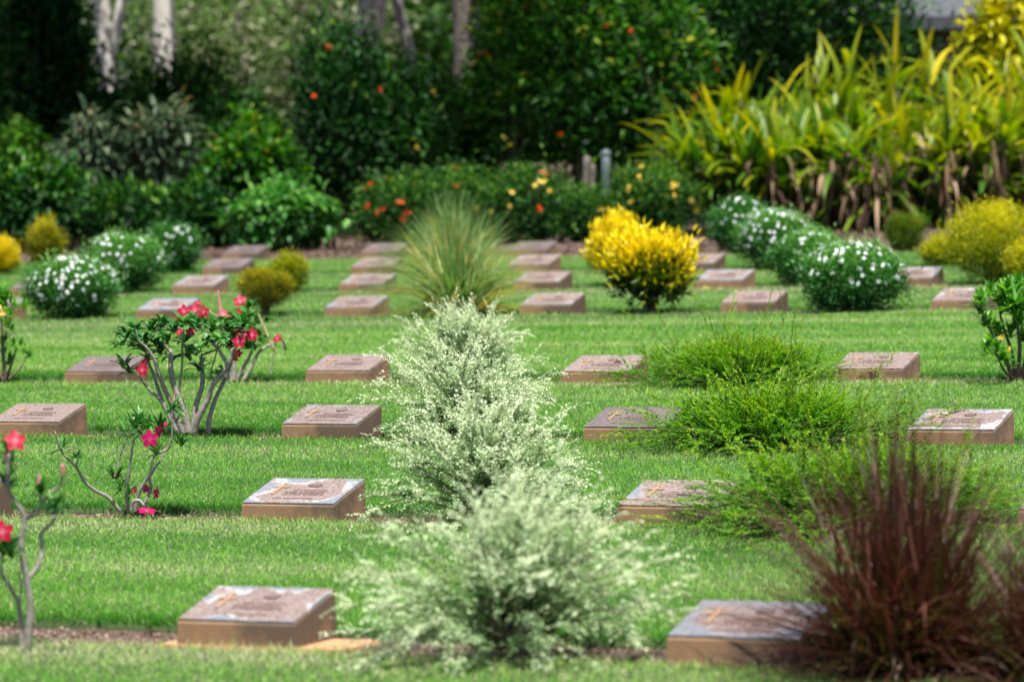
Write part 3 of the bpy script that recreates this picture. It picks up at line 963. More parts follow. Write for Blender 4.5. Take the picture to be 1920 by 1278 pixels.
# --- the column of white variegated shrubs
white_shrub(950, 1216, 0.56, 0.55, 11, 'frontmost and most blurred white-leaved shrub of the column, between the two nearest blocks')
white_shrub(905, 968, 0.58, 0.48, 12, 'second white-leaved shrub of the column, rising behind the blurred front one')
white_shrub(880, 818, 0.54, 0.47, 13, 'third white-leaved shrub of the column, sharp tiny leaves and one long twig')
white_shrub(868, 711, 0.50, 0.45, 14, 'rearmost white-leaved shrub of the column, in front of the striped tuft')

# --- low twiggy green shrubs
wispy_shrub(1455, 826, 0.82, 0.25, 21, 'sharp dark green twiggy shrub with long arching shoots beside the dark plaque', 22, 900)
wispy_shrub(1385, 710, 0.74, 0.215, 22, 'softer green twiggy shrub in the row behind, between two pink plaques', 16)
wispy_shrub(1600, 977, 0.80, 0.29, 23, 'yellowish green twiggy shrub half hidden behind the dark red grass', 16)

# --- dark red fountain grasses
red_grass(1690, 1240, 0.5, 0.82, 31, 'big tousled dark red grass standing beside the nearest streaked block')
red_grass(2010, 1250, 0.5, 0.60, 32, 'second dark red grass, mostly cut off by the frame')

# --- striped tufts
tuft(862, 584, 0.70, 0.54, 41, 'nearest striped tuft with yellow and orange blades, behind the white shrubs', 900, 0.02, 0.08)
tuft(850, 540, 0.76, 0.64, 42, 'grey-green striped tuft in the middle, behind the yellow-bladed one', 900, 0.1, 0.02)
tuft(848, 505, 0.74, 0.70, 43, 'greener tuft at the back of the three, against the flowering hedge', 620, -0.15, 0.0)

# --- white-flowered bushes: light tops and shaded bottoms put into the tint by grad
G_W = 'white flowered round bushes'
WF = lambda n_, t_=0.7: [(n_, 0.041, 'white_petal', 'blossoms', t_)]
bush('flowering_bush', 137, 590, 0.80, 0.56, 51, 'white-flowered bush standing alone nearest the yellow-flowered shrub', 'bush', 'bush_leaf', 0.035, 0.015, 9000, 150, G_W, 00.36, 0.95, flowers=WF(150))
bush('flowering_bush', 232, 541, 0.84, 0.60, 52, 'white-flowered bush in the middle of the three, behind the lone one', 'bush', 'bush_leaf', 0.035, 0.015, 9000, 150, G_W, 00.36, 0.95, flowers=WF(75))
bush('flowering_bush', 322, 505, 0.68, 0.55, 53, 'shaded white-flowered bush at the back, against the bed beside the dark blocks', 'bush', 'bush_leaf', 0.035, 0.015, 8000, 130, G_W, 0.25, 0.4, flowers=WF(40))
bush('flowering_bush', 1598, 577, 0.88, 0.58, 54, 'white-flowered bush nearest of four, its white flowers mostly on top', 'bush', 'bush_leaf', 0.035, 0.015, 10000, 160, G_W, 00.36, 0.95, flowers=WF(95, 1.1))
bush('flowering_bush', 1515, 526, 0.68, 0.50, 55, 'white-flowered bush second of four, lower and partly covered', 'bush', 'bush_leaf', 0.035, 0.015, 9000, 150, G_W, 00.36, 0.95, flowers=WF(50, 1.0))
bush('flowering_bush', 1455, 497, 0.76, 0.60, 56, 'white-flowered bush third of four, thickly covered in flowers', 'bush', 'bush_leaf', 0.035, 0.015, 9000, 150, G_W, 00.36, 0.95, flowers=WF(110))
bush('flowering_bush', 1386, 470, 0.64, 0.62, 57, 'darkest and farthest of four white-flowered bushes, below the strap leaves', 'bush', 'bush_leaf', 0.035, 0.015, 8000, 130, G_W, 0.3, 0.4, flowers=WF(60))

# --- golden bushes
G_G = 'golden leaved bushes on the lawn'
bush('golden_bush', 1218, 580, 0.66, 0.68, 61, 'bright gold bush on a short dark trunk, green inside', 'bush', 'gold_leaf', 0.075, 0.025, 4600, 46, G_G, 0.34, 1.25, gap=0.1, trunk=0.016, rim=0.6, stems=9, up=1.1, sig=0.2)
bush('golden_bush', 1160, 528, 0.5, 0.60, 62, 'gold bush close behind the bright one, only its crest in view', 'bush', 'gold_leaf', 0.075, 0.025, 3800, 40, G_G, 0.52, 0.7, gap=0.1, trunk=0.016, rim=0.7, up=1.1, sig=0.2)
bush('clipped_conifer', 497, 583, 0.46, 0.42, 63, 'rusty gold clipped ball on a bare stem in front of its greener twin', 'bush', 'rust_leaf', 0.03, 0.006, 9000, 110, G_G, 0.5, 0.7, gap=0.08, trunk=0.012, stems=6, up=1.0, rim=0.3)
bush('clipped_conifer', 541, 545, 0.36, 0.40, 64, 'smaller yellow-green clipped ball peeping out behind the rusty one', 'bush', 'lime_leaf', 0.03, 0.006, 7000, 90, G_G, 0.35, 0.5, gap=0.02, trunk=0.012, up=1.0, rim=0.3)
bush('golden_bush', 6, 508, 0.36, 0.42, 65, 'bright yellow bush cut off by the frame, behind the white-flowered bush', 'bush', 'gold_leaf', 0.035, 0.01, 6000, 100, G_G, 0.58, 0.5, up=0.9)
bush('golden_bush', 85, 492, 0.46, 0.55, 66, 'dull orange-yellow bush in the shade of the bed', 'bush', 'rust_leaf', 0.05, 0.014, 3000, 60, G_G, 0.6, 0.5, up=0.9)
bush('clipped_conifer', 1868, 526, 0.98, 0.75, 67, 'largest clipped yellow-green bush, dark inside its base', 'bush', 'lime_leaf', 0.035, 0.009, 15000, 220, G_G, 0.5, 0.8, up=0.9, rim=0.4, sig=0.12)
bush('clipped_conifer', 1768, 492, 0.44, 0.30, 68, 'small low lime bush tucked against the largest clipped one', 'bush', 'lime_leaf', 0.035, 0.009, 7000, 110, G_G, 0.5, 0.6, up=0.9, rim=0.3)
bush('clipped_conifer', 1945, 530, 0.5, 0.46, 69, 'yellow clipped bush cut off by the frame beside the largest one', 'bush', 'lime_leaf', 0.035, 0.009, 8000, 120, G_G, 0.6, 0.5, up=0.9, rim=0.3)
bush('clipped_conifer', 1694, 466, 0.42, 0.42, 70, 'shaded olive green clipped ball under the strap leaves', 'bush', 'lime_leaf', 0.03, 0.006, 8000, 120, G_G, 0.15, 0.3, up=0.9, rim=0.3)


# --- desert roses: stems by hand, leaf rosettes, star flowers
def rosette(g, c, r, n=9, L=0.06, W=0.02, droop=0.9, el=(0, 70), axis=(0, 0, 0.4), sp=0.035):
    d, e = twig_dirs(r, n, el[0], el[1])
    d = nrm(d + np.array(axis) * 0.3)
    ll = L * r.uniform(0.65, 1.15, n)
    g.ribbons(np.repeat(c[None], n, 0) + d * 0.006 - np.array([0, 0, 1]) * r.uniform(-0.01, 1, n)[:, None] * sp, d, ll, W * r.uniform(0.8, 1.15, n), droop * r.uniform(0.6, 1.4, n), 5,
              np.clip(0.4 + 0.25 * r.normal(size=n), 0, 1), fold=0.14, prof='strap', rng=r)


def rose_flower(parent, base, c, nv, size, fm, r):
    """one trumpet flower: five pointed petals round a pale throat, with its tube"""
    nv = nrm(np.asarray(nv, float)[None])[0]
    x = nrm(np.cross(nv, [0.21, 0.4, 0.9])[None])[0]; y = np.cross(nv, x)
    g = Geo(); c = np.asarray(c) - base
    R = size * 0.5
    for k in range(5):
        a = 2 * PI * k / 5 + r.uniform(-.06, .06)
        rad = x * math.cos(a) + y * math.sin(a); tan = -x * math.sin(a) + y * math.cos(a)
        rows, A = [], []
        for (t, w) in ((0.08, 0.12), (0.3, 0.24), (0.55, 0.34), (0.78, 0.27), (0.92, 0.13), (1.0, 0.02)):
            z = 0.16 * t - 0.22 * t * t
            for q in (-1, 0, 1):
                rows.append(c + rad * R * t + tan * R * w * q + nv * R * (z + 0.05 * abs(q)))
                A.append(t)
        Q = [[i * 3 + j, i * 3 + j + 1, i * 3 + j + 4, i * 3 + j + 3] for i in range(5) for j in range(2)]
        g.add(rows, quads=Q, tint=A)
    fo = obj('flower', g.mesh('flower'), M[fm], parent)
    tb = Geo()
    tb.tube([c - nv * R * 1.15, c - nv * R * 0.6, c + nv * R * 0.02], [R * 0.07, R * 0.16, R * 0.2], 8, 3, cap=False)
    obj('flower_tube', tb.mesh('flower_tube'), M['floral_tube'], fo, True)
    return fo


def desert_rose(bpx, label, D, stems, rosettes, flowers, seed, lw=(0.098, 0.03), fm='petal', group='desert roses', droop=0.9, pods=(), el=(0, 58), sp=0.04):
    r = np.random.default_rng(seed)
    b = gpt(*bpx) - [0, 0, 0.05]
    o = thing('desert_rose', label, 'flowering plant', b, group)
    pp = D / F
    for (pl, r0, r1, dz) in stems:
        st = Geo()
        n_ = len(pl)
        off = np.linspace(dz[0], dz[1], n_)
        pts = np.array([at(p[0], p[1], D + off[i]) for i, p in enumerate(pl)]) - b
        st.tube(pts, np.linspace(r0, r1, n_) * pp, 8, 5, jitter=0.04, rng=r)
        obj('stem', st.mesh('stem'), M['rose_bark'], o, True)
    g = Geo()
    for (px, py, dz, n_, *sc) in rosettes:
        s_ = sc[0] if sc else 1.0
        rosette(g, at(px, py, D + dz) - b, r, int(n_ * 1.7), lw[0] * s_, lw[1] * s_, droop, el, sp=sp)
    obj('leaves', g.mesh('leaves'), M['rose_leaf'], o)
    for (px, py, dz, size, nv) in flowers:
        rose_flower(o, b, at(px, py, D + dz), nv, size, fm, r)
    for (pl, r0, r1, dz, mm) in pods:
        st = Geo()
        pts = np.array([at(p[0], p[1], D + dz) for p in pl]) - b
        st.tube(pts, np.linspace(r0, r1, len(pl)) * pp, 8, 4, rng=r)
        obj('seed_pod', st.mesh('seed_pod'), M[mm], o, True)
    return o


M['bud'] = flat('pink_bud', (0.55, 0.16, 0.2), 0.5)
M['pod'] = flat('tan_seed_pod', (0.42, 0.30, 0.17), 0.7)
M['darkpod'] = flat('dark_seed_pod', (0.05, 0.035, 0.03), 0.7)
Dr = depth(gpt(372, 806))
desert_rose((372, 806), 'largest desert rose, thick grey stems fanning up to glossy leaves and red flowers', Dr, [
    ([(363, 812), (370, 786), (391, 746), (397, 725), (418, 698), (436, 668), (438, 655)], 7.5, 2.4, (0, -.12)),
    ([(390, 812), (393, 782), (404, 748), (420, 714), (431, 687), (438, 664)], 5.5, 2.6, (.05, .12)),
    ([(360, 810), (364, 785), (368, 757), (379, 723), (379, 689), (376, 664), (372, 640)], 7, 2.8, (.02, .05)),
    ([(352, 810), (345, 768), (330, 734), (321, 700), (320, 656)], 7.5, 4.6, (0, 0)),
    ([(336, 765), (336, 730), (341, 689), (342, 640), (345, 618)], 3, 1.8, (.04, -.05)),
    ([(343, 812), (327, 772), (311, 734), (298, 702), (290, 675), (275, 652), (261, 639), (254, 618)], 6, 1.8, (0, -.15)),
    ([(337, 810), (313, 768), (300, 739), (288, 702), (279, 680), (272, 655)], 5, 2.0, (.05, .1)),
    ([(330, 806), (302, 752), (284, 734), (270, 718), (261, 705), (250, 694)], 4, 1.7, (-.05, -.1)),
    ([(318, 659), (307, 643), (302, 625), (304, 605)], 3, 1.6, (0, -.05)),
    ([(380, 665), (395, 659), (409, 653), (420, 640)], 2.2, 1.6, (.05, 0)),
    ([(436, 665), (446, 645), (455, 622), (450, 605)], 2.4, 1.5, (-.1, -.05)),
    ([(416, 700), (402, 712), (395, 700), (404, 668), (410, 640)], 2, 1.2, (.0, .1)),
], [(254, 612, -.1, 12), (236, 624, -.2, 10), (228, 640, 0, 9), (266, 632, .1, 11), (284, 616, -.05, 12), (292, 636, .1, 11), (303, 604, 0, 13), (327, 616, .1, 11),
    (341, 604, -.1, 13), (346, 632, .05, 11), (359, 600, .1, 12), (368, 655, -.05, 10), (373, 684, .05, 9), (398, 616, 0, 12), (411, 632, -.1, 11), (423, 607, .1, 12),
    (430, 643, -.05, 11), (449, 596, 0, 13), (457, 606, -.1, 12), (466, 645, 0, 10), (232, 682, 0, 8), (243, 692, -.1, 7), (412, 702, 0, 7), (322, 668, .1, 8),
    (270, 650, 0, 10), (250, 640, .15, 9), (315, 634, -.15, 9), (386, 636, .1, 9), (352, 660, .1, 8), (440, 622, .1, 11), (300, 655, .15, 9), (277, 668, .1, 7)],
 [(266, 693, -.12, .085, (.1, -1, .15)), (272, 677, -.05, .06, (-.5, -.5, .8)), (448, 640, -.16, .085, (.05, -1, .25)), (472, 627, -.12, .085, (.5, -.9, .3)),
  (445, 619, -.05, .07, (-.1, -.6, .9)), (459, 626, -.02, .07, (.3, -.5, .8)), (446, 662, -.1, .06, (.2, -.8, -.5)), (441, 672, -.1, .05, (-.3, -.6, -.6)),
  (357, 622, -.1, .06, (.1, -.8, .5)), (336, 622, 0, .05, (-.4, -.6, .6))], 81)

Dq = depth(gpt(455, 707))
desert_rose((455, 707), 'rear desert rose behind the largest, with a fan of flowers and a stick-like pod', Dq, [
    ([(437, 712), (438, 690), (437, 665), (425, 640), (412, 610)], 6.5, 2.2, (0, 0)),
    ([(445, 711), (452, 695), (470, 664), (478, 630), (470, 600)], 4, 2, (.1, .1)),
    ([(457, 711), (472, 687), (486, 659), (504, 648), (514, 640)], 4, 2, (-.05, 0)),
    ([(432, 712), (425, 680), (405, 650), (380, 620), (365, 598)], 5, 2, (.1, .1)),
    ([(508, 700), (511, 676), (514, 655), (519, 640)], 1.6, 1.2, (-.1, -.1)),
], [(372, 598, 0, 14), (384, 604, .1, 12), (355, 600, 0, 10), (418, 596, 0, 12), (468, 572, 0, 10), (466, 585, .1, 10), (484, 600, 0, 12), (498, 596, .1, 10), (472, 612, 0, 12),
    (486, 622, 0, 10), (493, 636, -.1, 9), (430, 602, .05, 12), (405, 606, 0, 10), (476, 648, 0, 8), (368, 612, 0, 12), (440, 590, .1, 10)],
 [(345, 583, -.05, .10, (-.1, -1, .3)), (365, 581, -.1, .10, (0, -1, .4)), (381, 584, -.05, .09, (.3, -1, .2)), (450, 564, 0, .10, (-.1, -.8, .5)), (447, 588, -.1, .08, (.4, -.8, .1)),
  (418, 587, 0, .07, (.1, -.7, .6)), (428, 590, .05, .06, (.4, -.7, .5)), (333, 592, 0, .06, (-.6, -.6, .3)), (520, 634, -.1, .075, (-.5, -.6, .6)), (372, 568, .05, .05, (0, -.5, .9))],
 82, lw=(.085, .028), droop=.9, pods=[([(414, 590), (412, 570), (409, 544)], 3.4, 1.0, 0, 'bud'), ([(392, 582), (402, 590), (416, 592), (428, 590)], 1.4, 1.2, -.05, 'pod'),
                              ([(484, 588), (498, 620), (514, 657)], 1.6, 2.2, -.1, 'pod'), ([(524, 632), (532, 642), (535, 655)], 1.4, 3.0, -.1, 'darkpod')])

Ds = depth(gpt(250, 951))
desert_rose((250, 951), 'small sparse desert rose with bare curving stems and magenta flowers', Ds, [
    ([(226, 958), (203, 932), (180, 920), (161, 905), (150, 888), (141, 873), (120, 853), (111, 836), (103, 809)], 4.2, 1.5, (0, -.15)),
    ([(240, 958), (238, 915), (242, 886), (246, 856), (250, 826), (254, 816)], 3.4, 1.8, (.05, 0)),
    ([(238, 955), (235, 905), (223, 886), (222, 864), (229, 845), (240, 817)], 2.6, 1.2, (.1, .1)),
    ([(253, 958), (259, 928), (270, 905), (283, 886), (285, 868), (291, 853), (315, 841), (321, 826), (323, 800), (322, 775)], 4, 1.4, (0, -.1)),
    ([(266, 955), (283, 915), (280, 898), (289, 879), (302, 862), (310, 846)], 3.4, 1.5, (.05, .1)),
    ([(141, 873), (145, 868), (147, 858)], 1.6, 1.2, (-.1, -.1)),
    ([(250, 824), (262, 812), (272, 802)], 2, 1.5, (0, 0)),
    ([(246, 955), (250, 940), (262, 938), (270, 948)], 3.4, 2.4, (-.1, -.12)),
], [(119, 838, -.15, 9, .9), (146, 855, -.1, 9, .8), (217, 897, 0, 10), (228, 918, .05, 9, .9), (278, 797, 0, 15, 1.1), (252, 800, 0, 12), (294, 850, -.05, 13), (340, 833, 0, 10), (322, 764, 0, 13),
    (262, 788, .05, 10), (300, 800, 0, 10), (236, 808, .05, 6, .8), (242, 925, -.05, 7, .8), (328, 790, .05, 6)],
 [(281, 822, -.12, .088, (0, -1, .1)), (297, 808, -.05, .07, (.7, -.5, -.2)), (307, 793, 0, .05, (.5, -.4, .6)), (250, 918, .05, .05, (-.6, -.6, .3)), (274, 916, .08, .05, (.1, -.7, .5)), (293, 924, .05, .065, (.9, -.4, 0))],
 83, lw=(.092, .0155), fm='petal_pink', droop=.5, el=(-25, 65), sp=.012, pods=[([(266, 808), (262, 803), (259, 800)], 2, .8, -.05, 'bud'), ([(215, 893), (214, 886), (212, 882)], 1.6, .7, -.02, 'bud'), ([(325, 752), (327, 744), (327, 738)], 2, .8, 0, 'bud')])

Dt = depth(gpt(52, 1203))
desert_rose((52, 1203), 'thin out-of-focus desert rose with few leaves in front of the cut-off block', Dt, [
    ([(52, 1212), (57, 1141), (50, 1086), (40, 1028), (45, 976), (38, 952), (17, 921), (15, 880), (17, 850)], 8, 2.6, (0, -.05)),
    ([(50, 1086), (72, 1059), (79, 1021), (77, 1000), (100, 976), (103, 955)], 5, 2.6, (0, .1)),
    ([(46, 973), (69, 959), (77, 942), (76, 915)], 4.5, 2.4, (0, 0)),
    ([(76, 942), (93, 928), (114, 907), (117, 886)], 4, 2.4, (0, -.08)),
    ([(42, 1210), (36, 1138), (21, 1104), (3, 1073), (5, 1030)], 5.5, 2.6, (.05, .05)),
    ([(36, 1130), (40, 1100), (33, 1070)], 2.6, 1.6, (.05, .08)),
], [(16, 850, 0, 12), (76, 912, 0, 10), (102, 948, 0, 11), (6, 1024, .05, 12), (14, 900, 0, 8), (20, 1030, 0, 8)],
 [(28, 826, -.1, .088, (.3, -.8, .5)), (4, 996, -.05, .088, (-.1, -1, .25))], 84, lw=(.08, .024), droop=.8, pods=[([(117, 890), (118, 880), (117, 872)], 2.4, 4.6, -.08, 'bud'), ([(72, 905), (73, 895), (74, 888)], 3, 1.5, -.08, 'bud'), ([(14, 868), (10, 858), (9, 848)], 3, 2, -.08, 'bud')])

# fallen flowers and leaves
M['fallen'] = M['petal_pink']


def fallen_flower(px, py, size, label, nv=(0.1, -.2, 1), up=0.012, fm='petal_pink'):
    b = gpt(px, py)
    o = thing('fallen_flower', label, 'fallen flower', b)
    rose_flower(o, np.zeros(3), np.array([0, 0, up]), nv, size, fm, np.random.default_rng(3))


fallen_flower(275, 962, .10, 'magenta flower lying on the grass edge below the small desert rose')
for (px, py, dz, L, W, lab) in ((1160, 682, 0.112, 0.05, 0.028, 'curled orange-brown leaf lying on the pale pink plaque'),
                                (1702, 797, 0.012, 0.075, 0.03, 'curled brown leaf on the grass beside the white-fringed plaque'),
                                (1688, 823, -0.02, 0.11, 0.05, 'dark brown dead leaf at the foot of the white-fringed block')):
    b = gpt(px, py, dz)
    g = Geo()
    for k in range(2):
        g.ribbons(np.array([[-L / 2, 0, 0.004 + k * 0.006]]), np.array([[1, -0.3 + 0.7 * k, 0.5]]), L, W, 1.6, 6, [0.35 + .3 * k], fold=0.3, prof='strap')
    o = obj('fallen_leaf', g.mesh('fallen_leaf'), M['dead_leaf'])
    o.location = b
    tag(o, lab, 'fallen leaf')

# --- leafy shrubs at the two sides of the fourth row


def leafy_shrub(px, py, label, stems, tufts, seed, lm='young_leaf', flowers=()):
    r = np.random.default_rng(seed)
    b = gpt(px, py) - [0, 0, 0.05]
    D = depth(b); pp = D / F
    o = thing('leafy_shrub', label, 'shrub', b)
    for pl, r0, r1, dz in stems:
        st = Geo()
        off = np.linspace(0, dz, len(pl))
        st.tube(np.array([at(q[0], q[1], D + off[i]) for i, q in enumerate(pl)]) - b, np.linspace(r0, r1, len(pl)) * pp, 7, 4, rng=r)
        obj('stem', st.mesh('stem'), M['brown_bark'], o, True)
    g = Geo()
    for (x, y, dz, n_, s_) in tufts:
        for k in range(3):
            c = at(x, y, D + dz) - b + r.normal(size=3) * 0.03 * s_
            rosette(g, c, r, int(n_ * 1.5), 0.095 * s_, 0.024 * s_, 0.35, (-10, 80))
    obj('leaves', g.mesh('leaves'), M[lm], o)
    for (x, y, size) in flowers:
        fl = Geo(); c = np.array([at(x, y, D - 0.1) - b])
        c = np.repeat(c, 5, 0) + r.normal(size=(5, 3)) * 0.007
        star_flowers(fl, c, np.tile([0, -1.0, 0.4], (5, 1)), size, r)
        obj('flower_head', fl.mesh('flower_head'), M['yellow_flower'], o)
    return o


leafy_shrub(1900, 707, 'fresh green leafy bush on bare dark stems at the end of the fourth row',
            [([(1898, 712), (1885, 670), (1868, 640), (1848, 600), (1842, 580)], 4.5, 1.6, -.2), ([(1903, 712), (1897, 660), (1880, 610), (1870, 560)], 4.5, 1.6, .2),
             ([(1908, 712), (1912, 650), (1905, 590), (1900, 545)], 5, 1.6, 0), ([(1914, 712), (1930, 650), (1945, 590), (1955, 550)], 5, 1.6, .2), ([(1902, 712), (1880, 690), (1866, 655)], 3, 1.4, -.3),
             ([(1910, 712), (1950, 680), (1985, 620)], 4, 1.4, 0)],
            [(1842, 575, -.2, 14, 1), (1852, 600, -.1, 12, .9), (1872, 556, .1, 14, 1.1), (1862, 625, 0, 12, .9), (1890, 545, 0, 14, 1.1), (1905, 565, -.1, 14, 1.1), (1885, 590, .1, 12, 1), (1912, 600, -.1, 12, 1),
             (1866, 655, -.3, 12, .9), (1880, 668, -.2, 12, .9), (1900, 625, .1, 12, 1), (1925, 560, .1, 14, 1.1), (1940, 590, .1, 14, 1.1), (1955, 545, .2, 14, 1.1), (1935, 625, 0, 12, 1), (1970, 600, .1, 14, 1.1), (1985, 620, 0, 12, 1), (1908, 535, .1, 12, 1)],
            91, flowers=[(1878, 632, .03), (1892, 655, .025)])
leafy_shrub(8, 705, 'sparse yellow-flowered shrub with pale leaf tufts, cut off by the frame',
            [([(10, 712), (6, 670), (4, 620), (0, 580)], 4.5, 2, 0), ([(12, 712), (22, 680), (32, 650)], 3, 1.4, -.2), ([(14, 712), (38, 690), (50, 668)], 2.6, 1.2, .1), ([(6, 712), (-20, 660), (-40, 610)], 4, 1.6, .1)],
            [(2, 575, 0, 12, 1), (14, 600, -.1, 10, .8), (30, 645, -.2, 10, .7), (50, 662, .1, 8, .7), (6, 635, 0, 10, .8), (28, 572, .1, 9, .8), (8, 672, .1, 9, .8), (-20, 600, 0, 12, 1), (-40, 610, .1, 12, 1), (10, 560, .1, 10, .8)],
            92, flowers=[(3, 586, .035), (-4, 572, .035), (-16, 590, .035)])

# ------------------------------------------------------------------ shady border behind the lawn


def zbase(x):
    return gz(np.clip(x, -40, 40)) - 0.06


def border_bush(name, px, D, w, h, seed, label, leafmat, L, W, n, K, tint=0.4, grad=0.4, flowers=None, gap=0.0, stems=8, sig=0.22, cat='shrub', group=None, up=0.3, depth_=None, z0=0.0, droopy=False):
    """a shrub of the border: w wide, h high, standing at distance D under pixel column px"""
    r = np.random.default_rng(seed)
    p = at(px, 300, D); x, y = p[0], p[1]
    o = thing(name, label, cat, (x, y, zbase(x)), group)
    rx, ry, rz = w / 2, (depth_ or w * 0.7) / 2, (h - gap) / 2
    cz = gap + rz
    P, kv = clump_cloud(r, n, K, rx, ry, rz, cz, sig, 0.45)
    nn_ = n // 3
    v = nrm(r.normal(size=(nn_, 3))) * (r.random((nn_, 1)) ** 0.4) * 0.85
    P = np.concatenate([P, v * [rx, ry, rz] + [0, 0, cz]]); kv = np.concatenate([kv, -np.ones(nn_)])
    ok = P[:, 2] > 0.02; P, kv = P[ok], kv[ok]; N = len(P)
    out = nrm((P - [0, 0, cz]) / [rx, ry, rz])
    d = nrm(out * 0.8 + [0, 0, up] + r.normal(size=(N, 3)) * 0.6)
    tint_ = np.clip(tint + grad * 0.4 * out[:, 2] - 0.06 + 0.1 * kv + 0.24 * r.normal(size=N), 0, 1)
    ll = L * r.uniform(0.6, 1.3, N)
    g = Geo()
    if droopy:
        g.ribbons(P, d, ll, ll * W / L, 1.6, 4, tint_, fold=0.15, prof='strap', rng=r)
    else:
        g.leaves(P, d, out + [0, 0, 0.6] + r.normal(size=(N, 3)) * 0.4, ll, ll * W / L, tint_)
    st = Geo()
    for k in range(stems):
        a = r.uniform(0, 2 * PI); e = r.uniform(0.15, 0.8)
        top = np.array([math.cos(a) * rx * e, math.sin(a) * ry * e, cz + rz * r.uniform(0.0, 0.6)])
        s0 = np.array([math.cos(a) * rx * e * 0.5, math.sin(a) * ry * e * 0.5, 0])
        mid = (s0 + top) / 2 + r.normal(size=3) * 0.06 * w
        st.tube([s0, mid, top], [0.022, 0.016, 0.006], 6, 4, rng=r)
    obj('stems', st.mesh('stems'), M['brown_bark'], o, True)
    obj('foliage', g.mesh('foliage'), M[leafmat], o)
    for (cnt, size, fm, fn) in (flowers or []):
        v = nrm(r.normal(size=(cnt * 3, 3)) * [1.6, 1, 0.9] + [0, -0.9, 0.35])[:cnt]
        c = v * [rx, ry, rz] * (0.98 + 0.08 * r.random((len(v), 1))) + [0, 0, cz]
        fl = Geo()
        for q in range(3):
            star_flowers(fl, c + r.normal(size=c.shape) * size * 0.3, v, size, r, width=0.9)
        obj(fn, fl.mesh(fn), M[fm], o)
    return o


G_B = 'shrubs of the shady border'
RF = lambda n_: (n_, 0.055, 'red_flower', 'red_blossoms')
YF = lambda n_: (n_, 0.05, 'yellow_flower', 'yellow_blossoms')
# low flowering hedge, four bushes
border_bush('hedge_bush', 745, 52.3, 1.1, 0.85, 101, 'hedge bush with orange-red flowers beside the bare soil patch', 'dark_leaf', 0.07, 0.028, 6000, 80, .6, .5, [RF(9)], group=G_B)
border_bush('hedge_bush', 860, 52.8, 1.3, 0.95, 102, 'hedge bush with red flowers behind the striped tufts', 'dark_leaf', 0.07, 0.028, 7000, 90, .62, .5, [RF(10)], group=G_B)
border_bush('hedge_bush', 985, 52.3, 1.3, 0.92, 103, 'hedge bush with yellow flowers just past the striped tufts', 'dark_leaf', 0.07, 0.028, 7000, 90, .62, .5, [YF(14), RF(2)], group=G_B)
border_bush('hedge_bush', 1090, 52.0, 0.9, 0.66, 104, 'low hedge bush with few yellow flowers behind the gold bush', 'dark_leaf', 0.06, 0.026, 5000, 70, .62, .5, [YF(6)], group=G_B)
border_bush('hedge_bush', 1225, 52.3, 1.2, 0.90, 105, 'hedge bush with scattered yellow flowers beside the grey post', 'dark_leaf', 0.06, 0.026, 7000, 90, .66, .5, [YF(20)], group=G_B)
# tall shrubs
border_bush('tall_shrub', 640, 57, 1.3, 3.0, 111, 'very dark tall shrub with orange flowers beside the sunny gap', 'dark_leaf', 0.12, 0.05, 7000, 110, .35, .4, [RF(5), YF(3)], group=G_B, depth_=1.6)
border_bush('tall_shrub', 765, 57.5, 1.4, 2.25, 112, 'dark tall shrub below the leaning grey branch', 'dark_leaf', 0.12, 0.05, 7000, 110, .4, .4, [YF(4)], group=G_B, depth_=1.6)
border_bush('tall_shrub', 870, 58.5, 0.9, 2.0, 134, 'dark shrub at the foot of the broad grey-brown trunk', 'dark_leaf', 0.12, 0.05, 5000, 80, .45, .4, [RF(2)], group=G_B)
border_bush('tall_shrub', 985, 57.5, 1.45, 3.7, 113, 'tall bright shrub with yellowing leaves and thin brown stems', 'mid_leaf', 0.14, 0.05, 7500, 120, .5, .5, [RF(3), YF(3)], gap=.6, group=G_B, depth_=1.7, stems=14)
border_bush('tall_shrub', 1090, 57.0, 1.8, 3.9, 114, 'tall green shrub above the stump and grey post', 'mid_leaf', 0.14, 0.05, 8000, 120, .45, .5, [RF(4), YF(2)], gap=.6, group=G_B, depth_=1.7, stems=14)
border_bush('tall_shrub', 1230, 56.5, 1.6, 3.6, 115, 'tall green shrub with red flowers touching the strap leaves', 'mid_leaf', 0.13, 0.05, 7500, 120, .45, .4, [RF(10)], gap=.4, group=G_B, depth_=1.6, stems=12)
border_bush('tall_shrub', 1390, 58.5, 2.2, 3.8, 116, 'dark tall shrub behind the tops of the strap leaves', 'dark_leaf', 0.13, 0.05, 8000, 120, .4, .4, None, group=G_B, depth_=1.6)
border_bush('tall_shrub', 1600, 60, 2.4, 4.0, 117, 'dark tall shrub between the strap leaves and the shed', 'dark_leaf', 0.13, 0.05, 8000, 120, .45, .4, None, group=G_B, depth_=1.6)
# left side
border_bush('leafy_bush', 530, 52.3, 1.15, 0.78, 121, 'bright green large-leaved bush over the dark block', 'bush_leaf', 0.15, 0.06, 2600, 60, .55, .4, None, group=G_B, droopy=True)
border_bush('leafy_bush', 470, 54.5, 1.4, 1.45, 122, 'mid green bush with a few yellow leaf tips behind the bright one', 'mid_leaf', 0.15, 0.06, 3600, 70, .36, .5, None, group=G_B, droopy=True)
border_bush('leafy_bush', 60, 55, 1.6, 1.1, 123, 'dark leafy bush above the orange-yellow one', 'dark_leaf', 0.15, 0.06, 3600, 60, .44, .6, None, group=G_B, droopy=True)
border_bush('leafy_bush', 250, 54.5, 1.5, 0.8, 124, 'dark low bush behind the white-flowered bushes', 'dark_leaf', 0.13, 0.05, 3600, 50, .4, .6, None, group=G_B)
border_bush('leafy_bush', 375, 54, 0.9, 0.8, 125, 'dark bush beside the dark blocks of the border', 'dark_leaf', 0.13, 0.05, 2600, 40, .42, .6, None, group=G_B)
